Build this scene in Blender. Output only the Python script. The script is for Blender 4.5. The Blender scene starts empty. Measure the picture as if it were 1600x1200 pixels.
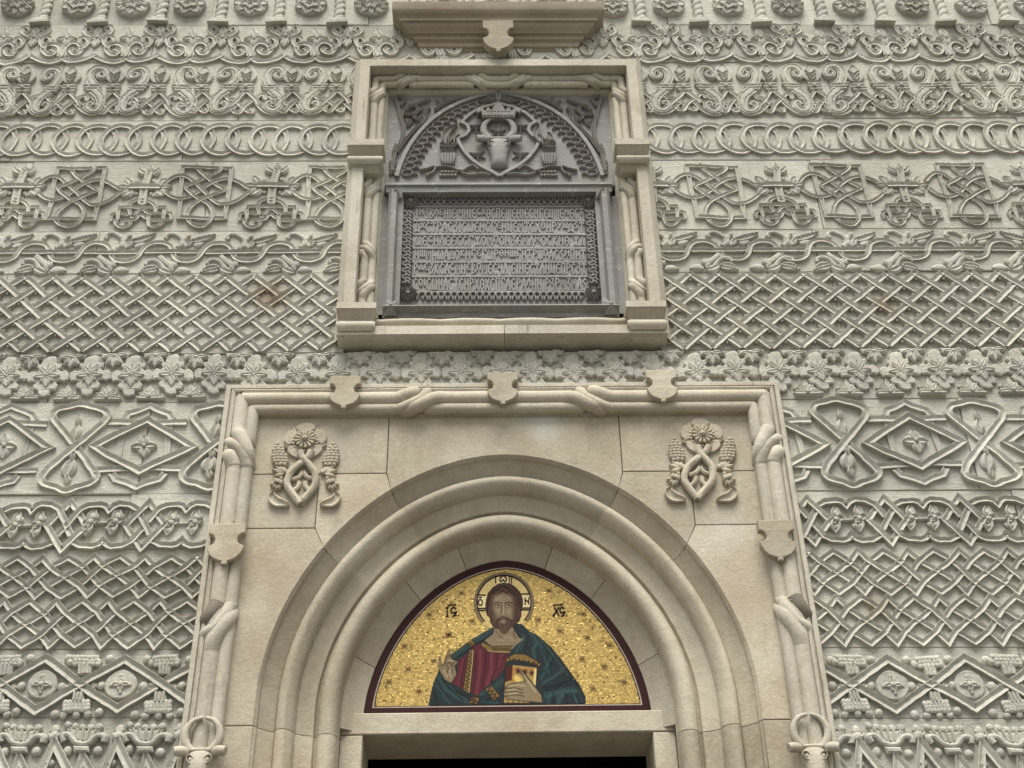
import bpy, math, random
import numpy as np
from mathutils import Matrix, Vector, noise
from mathutils.geometry import tessellate_polygon

random.seed(7)
R = math.radians
# ------------------------------------------------------------------ camera, sky, sun, exposure
scene = bpy.context.scene
F_PX, CAM_X, CAM_D, CAM_H = 2050.0, -0.100, 6.0, 1.6
PITCH, YAW, ROLL = R(35.19), R(1.413), R(-1.176)
fw = Vector((math.sin(YAW)*math.cos(PITCH), math.cos(YAW)*math.cos(PITCH), math.sin(PITCH)))
rt0 = Vector((math.cos(YAW), -math.sin(YAW), 0))
up0 = rt0.cross(fw)
RT = rt0*math.cos(ROLL) + up0*math.sin(ROLL)
UP = -rt0*math.sin(ROLL) + up0*math.cos(ROLL)
cam_d = bpy.data.cameras.new('camera')
cam = bpy.data.objects.new('camera', cam_d)
scene.collection.objects.link(cam)
cam_d.sensor_width = 36.0
cam_d.lens = F_PX/1600*36.0
cam_d.clip_end = 2000
cam.matrix_world = Matrix(((RT.x, UP.x, -fw.x, CAM_X), (RT.y, UP.y, -fw.y, -CAM_D), (RT.z, UP.z, -fw.z, CAM_H), (0, 0, 0, 1)))
scene.camera = cam

SUN_EL, SUN_AZ = R(66), R(187)          # high, in front of the wall, a little to one side
world = bpy.data.worlds.new('World'); scene.world = world; world.use_nodes = True
nt = world.node_tree; nt.nodes.clear()
sky = nt.nodes.new('ShaderNodeTexSky'); sky.sky_type = 'NISHITA'; sky.sun_disc = False
sky.sun_elevation = SUN_EL; sky.sun_rotation = SUN_AZ; sky.dust_density = 3.0; sky.air_density = 1.0
hsv = nt.nodes.new('ShaderNodeHueSaturation'); hsv.inputs['Saturation'].default_value = 0.16
bg = nt.nodes.new('ShaderNodeBackground'); bg.inputs['Strength'].default_value = 0.052
wo = nt.nodes.new('ShaderNodeOutputWorld')
nt.links.new(sky.outputs[0], hsv.inputs['Color']); nt.links.new(hsv.outputs[0], bg.inputs[0]); nt.links.new(bg.outputs[0], wo.inputs[0])
sun_d = bpy.data.lights.new('sun', 'SUN'); sun_d.energy = 1.5; sun_d.angle = R(36); sun_d.color = (1.0, 0.965, 0.90)
sun = bpy.data.objects.new('sun', sun_d); scene.collection.objects.link(sun)
sdir = Vector((math.sin(SUN_AZ)*math.cos(SUN_EL), math.cos(SUN_AZ)*math.cos(SUN_EL), math.sin(SUN_EL)))
sun.rotation_euler = sdir.to_track_quat('Z', 'Y').to_euler()
scene.view_settings.view_transform = 'Standard'; scene.view_settings.look = 'None'
scene.view_settings.gamma = 1.0; scene.view_settings.exposure = 1.74
scene.view_settings.use_curve_mapping = False

# ------------------------------------------------------------------ survey: photograph pixel -> wall metres (x, z) on the plane d in front of the wall
def P(x, y, d=0.0):
    v = fw*F_PX + RT*(x-800) + UP*(600-y)
    t = (CAM_D-d)/v.y
    return (CAM_X+v.x*t, CAM_H+v.z*t)
def SX(y):                                   # pixels per metre across, at image row y
    return (F_PX*math.cos(PITCH) - (600-y)*math.sin(PITCH))/CAM_D
def zoomer(x0, y0, s, d=0.02):
    return lambda pts: [P(x0+a/s, y0+b/s, d) for a, b in pts]

# ------------------------------------------------------------------ materials
def lin(r, g, b):
    f = lambda c: (c/255/12.92) if c/255 <= 0.04045 else ((c/255+0.055)/1.055)**2.4
    return (f(r), f(g), f(b), 1)
def stone(name, c1, c2, stain, stain_amt=0.35, grain=115, rough=0.9, bump=0.35, tool=0.0, objvar=0.10, veins=None, dark=None, streak=(9, 9, 0.9), blot=0.40, spots=()):
    m = bpy.data.materials.new(name); m.use_nodes = True
    n = m.node_tree.nodes; l = m.node_tree.links
    b = n['Principled BSDF']; b.inputs['Roughness'].default_value = rough
    b.inputs['Specular IOR Level'].default_value = 0.25
    geo = n.new('ShaderNodeNewGeometry'); pos = geo.outputs['Position']
    def nz(scale, detail=4, rough_=0.6, vec=None):
        t = n.new('ShaderNodeTexNoise'); t.inputs['Scale'].default_value = scale
        t.inputs['Detail'].default_value = detail; t.inputs['Roughness'].default_value = rough_
        l.new(vec or pos, t.inputs['Vector']); return t.outputs['Fac']
    def off(k):
        a = n.new('ShaderNodeVectorMath'); a.operation = 'ADD'; a.inputs[1].default_value = (k, k*0.7, k*1.3); l.new(pos, a.inputs[0]); return a.outputs[0]
    def ramp(fac, a, bb):
        r = n.new('ShaderNodeMapRange'); r.inputs['From Min'].default_value = a; r.inputs['From Max'].default_value = bb
        l.new(fac, r.inputs['Value']); return r.outputs[0]
    def mix(fac, a, c, mode='MIX'):
        x = n.new('ShaderNodeMix'); x.data_type = 'RGBA'; x.blend_type = mode
        if isinstance(fac, float): x.inputs['Factor'].default_value = fac
        else: l.new(fac, x.inputs['Factor'])
        for sock, val in (('A', a), ('B', c)):
            i = [k for k in x.inputs if k.name == sock and k.type == 'RGBA'][0]
            if isinstance(val, tuple): i.default_value = val
            else: l.new(val, i)
        return [o for o in x.outputs if o.type == 'RGBA'][0]
    def mul(fac, k):
        q = n.new('ShaderNodeMath'); q.operation = 'MULTIPLY'; l.new(fac, q.inputs[0])
        if isinstance(k, float): q.inputs[1].default_value = k
        else: l.new(k, q.inputs[1])
        return q.outputs[0]
    col = mix(ramp(nz(2.3, 5), 0.35, 0.65), c1, c2)
    col = mix(mul(ramp(nz(0.9, 6, 0.7), 0.52, 0.72), stain_amt), col, stain)
    dk = lambda k_: tuple(k*k_ for k in c1[:3])+(1,)
    lt = tuple(min(1.0, k*1.22) for k in c1[:3])+(1,)
    col = mix(mul(ramp(nz(1.6, 6, 0.7, off(11.0)), 0.50, 0.68), blot), col, lt)
    col = mix(mul(ramp(nz(9, 6, 0.75), 0.48, 0.72), blot*0.75), col, dk(0.60))
    col = mix(mul(ramp(nz(34, 5, 0.8, off(3.0)), 0.52, 0.70), blot*0.9), col, lt)
    col = mix(mul(ramp(nz(70, 5, 0.85), 0.52, 0.70), blot*0.95), col, dk(0.55))
    col = mix(mul(ramp(nz(150, 3, 0.8, off(7.0)), 0.60, 0.70), blot*1.1), col, dk(0.42))
    for (sx0, sz0, sr, sc0, sa) in spots:    # single stains, each with its own outline
        vd = n.new('ShaderNodeVectorMath'); vd.operation = 'DISTANCE'; vd.inputs[1].default_value = (sx0, 0, sz0); l.new(pos, vd.inputs[0])
        ad_ = n.new('ShaderNodeMath'); ad_.operation = 'ADD'; l.new(vd.outputs['Value'], ad_.inputs[0]); l.new(mul(nz(7, 6, 0.75), sr*1.6), ad_.inputs[1])
        col = mix(mul(ramp(ad_.outputs[0], sr*1.75, sr*0.85), sa), col, sc0)
    if dark:                                 # dark rain streaks with a shape of their own
        mp = n.new('ShaderNodeMapping'); mp.inputs['Scale'].default_value = streak; l.new(pos, mp.inputs[0])
        col = mix(mul(ramp(nz(3, 5, 0.7, mp.outputs[0]), 0.60, 0.72), dark), col, tuple(k*0.33 for k in c1[:3])+(1,))
    if veins:
        mp = n.new('ShaderNodeMapping'); mp.inputs['Rotation'].default_value = (0, R(-18), 0); mp.inputs['Scale'].default_value = (0.8, 1, 3.2); l.new(pos, mp.inputs[0])
        w = n.new('ShaderNodeTexNoise'); w.inputs['Scale'].default_value = 3.1; w.inputs['Detail'].default_value = 3; l.new(mp.outputs[0], w.inputs['Vector'])
        q = n.new('ShaderNodeMath'); q.operation = 'SUBTRACT'; q.inputs[1].default_value = 0.5; l.new(w.outputs['Fac'], q.inputs[0])
        a = n.new('ShaderNodeMath'); a.operation = 'ABSOLUTE'; l.new(q.outputs[0], a.inputs[0])
        col = mix(mul(ramp(a.outputs[0], 0.012, 0.0), 0.45), col, veins)
        col = mix(mul(ramp(nz(1.7, 3), 0.5, 0.7), 0.35), col, (0.20, 0.165, 0.12, 1))
    oi = n.new('ShaderNodeObjectInfo')
    bc = n.new('ShaderNodeMapRange'); bc.inputs['To Min'].default_value = 1-objvar; bc.inputs['To Max'].default_value = 1+objvar
    l.new(oi.outputs['Random'], bc.inputs['Value'])
    h = n.new('ShaderNodeHueSaturation'); l.new(bc.outputs[0], h.inputs['Value']); l.new(col, h.inputs['Color'])
    l.new(h.outputs[0], b.inputs['Base Color'])
    bp = n.new('ShaderNodeBump'); bp.inputs['Strength'].default_value = bump; bp.inputs['Distance'].default_value = 0.007
    ad = n.new('ShaderNodeMath'); ad.operation = 'ADD'; l.new(nz(grain, 3, 0.7), ad.inputs[0]); l.new(mul(nz(38, 5, 0.7), 1.6), ad.inputs[1])
    hgt = ad.outputs[0]
    if tool:                                 # horizontal tooling marks of the chisel
        mp = n.new('ShaderNodeMapping'); mp.inputs['Scale'].default_value = (5, 5, 95); mp.inputs['Rotation'].default_value = (0, R(3), 0); l.new(pos, mp.inputs[0])
        a2 = n.new('ShaderNodeMath'); a2.operation = 'ADD'; l.new(hgt, a2.inputs[0]); l.new(mul(nz(1.0, 3, 0.6, mp.outputs[0]), tool), a2.inputs[1]); hgt = a2.outputs[0]
    l.new(hgt, bp.inputs['Height']); l.new(bp.outputs[0], b.inputs['Normal'])
    return m
def plain(name, c, rough=0.7, metal=0.0):
    m = bpy.data.materials.new(name); m.use_nodes = True; n = m.node_tree.nodes; l = m.node_tree.links
    b = n['Principled BSDF']; b.inputs['Roughness'].default_value = rough; b.inputs['Metallic'].default_value = metal; b.inputs['Specular IOR Level'].default_value = 0.15
    geo = n.new('ShaderNodeNewGeometry'); t = n.new('ShaderNodeTexNoise'); t.inputs['Scale'].default_value = 40; t.inputs['Detail'].default_value = 5
    l.new(geo.outputs['Position'], t.inputs['Vector'])
    x = n.new('ShaderNodeMix'); x.data_type = 'RGBA'; l.new(t.outputs['Fac'], x.inputs['Factor'])
    ii = [k for k in x.inputs if k.type == 'RGBA']; ii[0].default_value = tuple(k*0.75 for k in c[:3])+(1,); ii[1].default_value = tuple(min(1, k*1.2) for k in c[:3])+(1,)
    l.new([o for o in x.outputs if o.type == 'RGBA'][0], b.inputs['Base Color'])
    return m
BR = (0.23, 0.16, 0.085, 1); GY = (0.22, 0.21, 0.18, 1)
WSP = [P(425, 465)+(0.16, BR, 0.75), P(1385, 480)+(0.12, BR, 0.5), P(455, 210)+(0.14, (0.5, 0.49, 0.44, 1), 0.6), P(60, 560)+(0.3, GY, 0.4), P(1370, 950)+(0.12, BR, 0.35), P(90, 330)+(0.25, (0.52, 0.5, 0.45, 1), 0.5), P(1500, 700)+(0.35, (0.5, 0.49, 0.45, 1), 0.4)]
M_WALL = stone('carved_limestone', (0.475, 0.460, 0.395, 1), (0.385, 0.372, 0.315, 1), (0.29, 0.25, 0.18, 1), 0.45, bump=0.55, tool=0.0, objvar=0.10, dark=0.30, streak=(3.5, 3.5, 0.5), blot=0.56, spots=WSP)
M_SLAB = stone('tooled_limestone', (0.475, 0.460, 0.395, 1), (0.39, 0.377, 0.318, 1), (0.29, 0.25, 0.18, 1), 0.45, bump=0.6, tool=0.9, objvar=0.13, dark=0.30, streak=(3.5, 3.5, 0.5), blot=0.56, spots=WSP)
PSP = [P(560, 790)+(0.16, (0.34, 0.285, 0.205, 1), 0.72), P(690, 690)+(0.12, (0.34, 0.285, 0.205, 1), 0.60), P(1150, 930)+(0.3, (0.34, 0.285, 0.205, 1), 0.72), P(850, 660)+(0.16, (0.56, 0.54, 0.47, 1), 0.90), P(440, 900)+(0.2, (0.34, 0.28, 0.2, 1), 0.75), P(940, 1136, -0.24)+(0.045, (0.26, 0.24, 0.2, 1), 0.95), P(1120, 690)+(0.15, (0.34, 0.285, 0.205, 1), 0.60), P(640, 950)+(0.16, (0.34, 0.285, 0.205, 1), 0.56), P(960, 830)+(0.14, (0.34, 0.285, 0.205, 1), 0.56), P(400, 1010)+(0.22, (0.34, 0.285, 0.205, 1), 0.56), P(1130, 830)+(0.2, (0.55, 0.53, 0.46, 1), 0.5)]
M_PORT = stone('portal_limestone', (0.475, 0.437, 0.338, 1), (0.375, 0.325, 0.232, 1), (0.31, 0.235, 0.145, 1), 0.75, bump=0.4, objvar=0.14, dark=0.30, streak=(4, 4, 0.5), blot=0.50, spots=PSP)
M_FRAME = stone('weathered_limestone', (0.52, 0.49, 0.40, 1), (0.42, 0.38, 0.29, 1), (0.28, 0.225, 0.145, 1), 0.55, bump=0.4, objvar=0.10, dark=0.75, blot=0.52)
M_ROLL = stone('streaked_limestone', (0.49, 0.45, 0.35, 1), (0.39, 0.345, 0.25, 1), (0.27, 0.22, 0.145, 1), 0.6, bump=0.4, objvar=0.06, dark=0.75, streak=(26, 26, 3.0), blot=0.42)
M_SILL = stone('brown_limestone', (0.30, 0.265, 0.195, 1), (0.235, 0.20, 0.14, 1), (0.20, 0.155, 0.09, 1), 0.6, bump=0.3, objvar=0.05, dark=0.3)
M_PATCH = stone('repair_mortar', (0.20, 0.18, 0.14, 1), (0.16, 0.142, 0.11, 1), (0.10, 0.095, 0.08, 1), 0.3, bump=0.2)
M_MARB = stone('grey_marble', (0.245, 0.242, 0.226, 1), (0.19, 0.188, 0.176, 1), (0.19, 0.165, 0.125, 1), 0.4, bump=0.15, rough=0.7, objvar=0.05, veins=(0.46, 0.46, 0.42, 1), spots=[P(885, 363, -0.06)+(0.05, (0.56, 0.55, 0.48, 1), 0.7), P(800, 377, -0.06)+(0.045, (0.56, 0.55, 0.48, 1), 0.7), P(720, 390, -0.06)+(0.035, (0.5, 0.49, 0.43, 1), 0.5), P(925, 350, -0.06)+(0.04, (0.5, 0.49, 0.43, 1), 0.5)])
M_MARBR = stone('brown_marble_carving', (0.225, 0.215, 0.195, 1), (0.19, 0.17, 0.145, 1), (0.25, 0.165, 0.125, 1), 0.6, bump=0.15, rough=0.7, objvar=0.05)
M_JOINT = plain('mortar', (0.10, 0.09, 0.075, 1), 0.95)
M_GROUND = stone('paving', (0.14, 0.133, 0.12, 1), (0.11, 0.105, 0.095, 1), (0.07, 0.065, 0.055, 1), 0.4, bump=0.3)
M_DARK = plain('unlit_interior_black', (0.012, 0.010, 0.008, 1), 0.8)  # near-black colour paints in the darkness of the unlit vestibule
M_RED = plain('red_porphyry_border', lin(50, 22, 19), 0.5)
M_PALE = plain('pale_tesserae', lin(176, 160, 146), 0.5)
M_INK = plain('dark_tesserae', lin(44, 26, 22), 0.5)
M_STAR = plain('brown_star_tesserae', lin(122, 98, 62), 0.5)

# ------------------------------------------------------------------ mesh builder (x across, z up, d out of the wall)
PV = [(-1, -0.25), (-1, 0.86), (-0.92, 1.0), (-0.84, 0.99), (0, 0.54), (0.84, 0.99), (0.92, 1.0), (1, 0.86), (1, -0.25)]       # strap with V groove
PF = [(-1, -0.25), (-1, 0.78), (-0.80, 1.0), (0.80, 1.0), (1, 0.78), (1, -0.25)]                                            # flat strap
PR = [(-1, -0.25), (-1, 0.25), (-0.86, 0.55), (-0.5, 0.9), (0, 1.0), (0.5, 0.9), (0.86, 0.55), (1, 0.25), (1, -0.25)]        # round
PL = [(-1, -0.25), (-1, 0.55), (-0.5, 1.0), (0, 0.62), (0.5, 1.0), (1, 0.55), (1, -0.25)]                                   # leaf with midrib groove
PC = [(-1, -0.25), (-1, 0.9), (-0.8, 1.0), (-0.45, 0.62), (0, 0.5), (0.45, 0.62), (0.8, 1.0), (1, 0.9), (1, -0.25)]          # hollow leaf
PD = [(-1, -0.25), (-1, 0.82), (-0.86, 0.96), (-0.55, 0.66), (-0.28, 0.98), (0.28, 0.98), (0.55, 0.66), (0.86, 0.96), (1, 0.82), (1, -0.25)]  # double groove

def catmull(pts, n=6, closed=False):
    out = []; N = len(pts)
    rng = range(N) if closed else range(N-1)
    for i in rng:
        if closed: p0, p1, p2, p3 = pts[i-1], pts[i], pts[(i+1) % N], pts[(i+2) % N]
        else: p0, p1, p2, p3 = pts[max(i-1, 0)], pts[i], pts[i+1], pts[min(i+2, N-1)]
        for k in range(n):
            t = k/n; t2 = t*t; t3 = t2*t
            out.append(tuple(0.5*((2*b)+(-a+c)*t+(2*a-5*b+4*c-d)*t2+(-a+3*b-3*c+d)*t3) for a, b, c, d in zip(p0, p1, p2, p3)))
    if not closed: out.append(tuple(pts[-1]))
    return out
def polylen(p):
    s = [0.0]
    for a, b in zip(p, p[1:]): s.append(s[-1]+math.hypot(b[0]-a[0], b[1]-a[1]))
    return s
def resample(p, step):
    out = []
    for a, b in zip(p, p[1:]):
        L = math.hypot(b[0]-a[0], b[1]-a[1]); n = max(1, int(math.ceil(L/step)))
        for k in range(n): out.append(tuple(a[i]+(b[i]-a[i])*k/n for i in range(len(a))))
    out.append(tuple(p[-1])); return out
def area2(p): return sum(a[0]*b[1]-b[0]*a[1] for a, b in zip(p, p[1:]+p[:1]))

class MB:
    def __init__(s): s.v = []; s.f = []
    def add(s, V, Fc):
        o = len(s.v); s.v += V; s.f += [tuple(i+o for i in f) for f in Fc]
    def sweep(s, pts, hw, h, prof=PV, closed=False, base=0.0, dz=None, caps=True, absolute=False, flip=False):
        """sweep a profile (t across, k height) along pts in the wall plane; hw and h may be lists"""
        P2 = [p for i, p in enumerate(pts) if i == 0 or math.hypot(p[0]-pts[i-1][0], p[1]-pts[i-1][1]) > 1e-6]
        if len(P2) != len(pts):
            keep = [i for i, p in enumerate(pts) if i == 0 or math.hypot(p[0]-pts[i-1][0], p[1]-pts[i-1][1]) > 1e-6]
            if isinstance(hw, list): hw = [hw[i] for i in keep]
            if isinstance(h, list): h = [h[i] for i in keep]
            if dz: dz = [dz[i] for i in keep]
        pts = P2; N = len(pts)
        if N < 2: return
        V = []; m = len(prof)
        for i in range(N):
            if closed: a, b, c = pts[i-1], pts[i], pts[(i+1) % N]
            else: a, b, c = pts[max(i-1, 0)], pts[i], pts[min(i+1, N-1)]
            d1 = (b[0]-a[0], b[1]-a[1]); d2 = (c[0]-b[0], c[1]-b[1])
            l1 = math.hypot(*d1); l2 = math.hypot(*d2)
            if l1 < 1e-9: d1, l1 = d2, l2
            if l2 < 1e-9: d2, l2 = d1, l1
            n1 = (-d1[1]/l1, d1[0]/l1); n2 = (-d2[1]/l2, d2[0]/l2)
            nx, nz = n1[0]+n2[0], n1[1]+n2[1]; L = math.hypot(nx, nz)
            if L < 1e-6: nx, nz, k = n1[0], n1[1], 1
            else:
                nx /= L; nz /= L; k = min(1/max(nx*n1[0]+nz*n1[1], 0.2), 2.2)
            w = hw[i] if isinstance(hw, list) else hw
            hh = h[i] if isinstance(h, list) else h
            z0 = base+(dz[i] if dz else 0)
            for t, q in prof:
                V.append((b[0]+nx*k*w*t, -(z0+(q if absolute else q*hh)), b[1]+nz*k*w*t))
        Fc = []
        for i in range(N if closed else N-1):
            j = (i+1) % N
            for q in range(m-1):
                f = (i*m+q, j*m+q, j*m+q+1, i*m+q+1)
                Fc.append(f[::-1] if flip else f)
        if caps and not closed:
            Fc.append(tuple(range(m))); Fc.append(tuple(reversed([(N-1)*m+q for q in range(m)])))
        s.add(V, Fc)
    def tube(s, pts, r, n=12, closed=False, caps=True):
        """round bar along 3-D points (x, z, d)"""
        N = len(pts); V = []; Q = [Vector((p[0], -p[2], p[1])) for p in pts]
        for i in range(N):
            a = Q[i-1] if (closed or i > 0) else Q[i]; c = Q[(i+1) % N] if (closed or i < N-1) else Q[i]
            t = (c-a); t = t.normalized() if t.length > 1e-9 else Vector((0, 0, 1))
            nrm = Vector((0, -1, 0)) - t*t.dot(Vector((0, -1, 0)))
            if nrm.length < 1e-3: nrm = Vector((1, 0, 0))
            nrm.normalize(); bi = t.cross(nrm)
            rr = r[i] if isinstance(r, list) else r
            for k in range(n):
                A = 2*math.pi*k/n; V.append(tuple(Q[i]+nrm*(math.cos(A)*rr)+bi*(math.sin(A)*rr)))
        Fc = []
        for i in range(N if closed else N-1):
            j = (i+1) % N
            for k in range(n): Fc.append((i*n+k, i*n+(k+1) % n, j*n+(k+1) % n, j*n+k))
        if caps and not closed:
            Fc.append(tuple(reversed(range(n)))); Fc.append(tuple((N-1)*n+k for k in range(n)))
        s.add(V, Fc)
    def ball(s, x, z, d, r, sq=1.0, n=8, m=5, rz=None):
        rz = rz or r; V = [(x, -(d+r*sq), z)]; Fc = []
        for j in range(1, m+1):
            ph = math.pi*0.62*j/m
            for k in range(n):
                A = 2*math.pi*k/n
                V.append((x+r*math.sin(ph)*math.cos(A), -(d+r*sq*math.cos(ph)), z+rz*math.sin(ph)*math.sin(A)))
        for k in range(n): Fc.append((0, 1+(k+1) % n, 1+k))
        for j in range(m-1):
            for k in range(n):
                a = 1+j*n; b = a+n; Fc.append((a+k, a+(k+1) % n, b+(k+1) % n, b+k))
        s.add(V, Fc)
    def plate(s, out, h, base=0.0, bev=0.004, back=0.01, dome=0.0, holes=()):
        """bevelled plate with any outline (x, z)"""
        out = [tuple(p) for p in out]
        if area2(out) < 0: out = out[::-1]
        N = len(out); ins = []
        for i in range(N):
            a, b, c = out[i-1], out[i], out[(i+1) % N]
            d1 = (b[0]-a[0], b[1]-a[1]); d2 = (c[0]-b[0], c[1]-b[1]); l1 = math.hypot(*d1) or 1e-9; l2 = math.hypot(*d2) or 1e-9
            n1 = (-d1[1]/l1, d1[0]/l1); n2 = (-d2[1]/l2, d2[0]/l2); nx, nz = n1[0]+n2[0], n1[1]+n2[1]; L = math.hypot(nx, nz)
            if L < 1e-6: nx, nz, k = n1[0], n1[1], 1
            else: nx /= L; nz /= L; k = min(1/max(nx*n1[0]+nz*n1[1], 0.3), 2)
            ins.append((b[0]+nx*k*bev, b[1]+nz*k*bev))
        V = [(x, -(base-back), z) for x, z in out]+[(x, -(base+h-bev), z) for x, z in out]+[(x, -(base+h), z) for x, z in ins]
        Fc = []
        for i in range(N):
            j = (i+1) % N
            Fc.append((i, j, N+j, N+i)); Fc.append((N+i, N+j, 2*N+j, 2*N+i))
        if dome:
            cx = sum(p[0] for p in out)/N; cz = sum(p[1] for p in out)/N
            V += [(cx+(x-cx)*0.55, -(base+h+dome*0.8), cz+(z-cz)*0.55) for x, z in ins]+[(cx, -(base+h+dome), cz)]
            for i in range(N):
                j = (i+1) % N; Fc.append((2*N+i, 2*N+j, 3*N+j, 3*N+i)); Fc.append((3*N+i, 3*N+j, 4*N))
        else:
            for t in tessellate_polygon([[Vector((x, z, 0)) for x, z in ins]]):
                a, b, c = (ins[i] for i in t)
                if (b[0]-a[0])*(c[1]-a[1])-(b[1]-a[1])*(c[0]-a[0]) < 0: t = t[::-1]
                Fc.append(tuple(2*N+i for i in t))
        s.add(V, Fc)
    def box(s, x0, x1, d0, d1, z0, z1, bev=0.0):
        if bev <= 0:
            V = [(x, -d, z) for z in (z0, z1) for d in (d0, d1) for x in (x0, x1)]
            s.add(V, [(0, 1, 3, 2)[::-1], (4, 5, 7, 6), (0, 1, 5, 4)[::-1], (2, 3, 7, 6), (0, 2, 6, 4), (1, 3, 7, 5)[::-1]]); return
        s.plate([(x0, z0), (x1, z0), (x1, z1), (x0, z1)], d1-d0, d0, bev, 0.0)
    def stack(s, levels):
        """levels: (z, x0, x1, d0, d1) rectangles, joined; from top down"""
        V = []; Fc = []
        for z, x0, x1, d0, d1 in levels: V += [(x0, -d0, z), (x0, -d1, z), (x1, -d1, z), (x1, -d0, z)]
        for i in range(len(levels)-1):
            for k in range(4): Fc.append((i*4+k, i*4+(k+1) % 4, i*4+4+(k+1) % 4, i*4+4+k))
        Fc.append((0, 3, 2, 1)); n = (len(levels)-1)*4; Fc.append((n, n+1, n+2, n+3)); s.add(V, Fc)
    def leaf(s, a, b, w, h, bend=0.0, base=0.0, prof=PL, n=8, blunt=0.0):
        """pointed leaf from a to b, half width w"""
        dx, dz = b[0]-a[0], b[1]-a[1]; pts = []; ws = []
        for i in range(n+1):
            t = i/n; q = math.sin(math.pi*t)*bend
            pts.append((a[0]+dx*t-dz*q, a[1]+dz*t+dx*q)); ws.append(max(w*(math.sin(math.pi*t**0.8)**0.75), w*blunt*(1-t) if t < 0.5 else 0)+0.0008)
        s.sweep(pts, ws, [h*(0.72+0.28*math.sin(math.pi*i/n)) for i in range(n+1)], prof, base=base)
    def build(s, name, mat, parent=None, origin=(0, 0, 0), rough=0.0012, smooth=15, squash=1.0, wob=0.0, nscale=23.0):
        V = s.v if squash == 1.0 else [(p[0], p[1]*squash, p[2]) for p in s.v]; o = Vector(origin)
        if rough:
            W = []
            for p in V:
                q = Vector(p)
                if wob: w_ = noise.noise_vector(q*3.3)*wob; q = q+Vector((w_.x, 0, w_.z))
                W.append(q+noise.noise_vector(q*nscale)*rough+noise.noise_vector(q*nscale*4.1)*(rough*0.5)-o)
            V = [tuple(p) for p in W]
        elif origin != (0, 0, 0): V = [(p[0]-o.x, p[1]-o.y, p[2]-o.z) for p in V]
        me = bpy.data.meshes.new(name); me.from_pydata(V, [], s.f); me.update()
        me.polygons.foreach_set('use_smooth', [True]*len(me.polygons))
        if smooth: me.set_sharp_from_angle(angle=R(smooth))
        me.materials.append(mat)
        ob = bpy.data.objects.new(name, me); scene.collection.objects.link(ob)
        ob.location = o
        if parent: ob.parent = parent
        return ob
def thing(name, label, cat, loc=(0, 0, 0), group=None):
    o = bpy.data.objects.new(name, None); scene.collection.objects.link(o); o.empty_display_size = 0.1
    o.location = loc; o['label'] = label; o['category'] = cat
    if group: o['group'] = group
    return o
def part(ob, name, parent, mat, loc, rot=0.0, sx=1.0, sz=1.0):
    """another copy of a carved piece, sharing its mesh"""
    c = ob.copy(); scene.collection.objects.link(c); c.parent = parent; c.location = loc
    c.rotation_euler = (0, rot, 0); c.scale = (sx, 1, sz); return c

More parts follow.
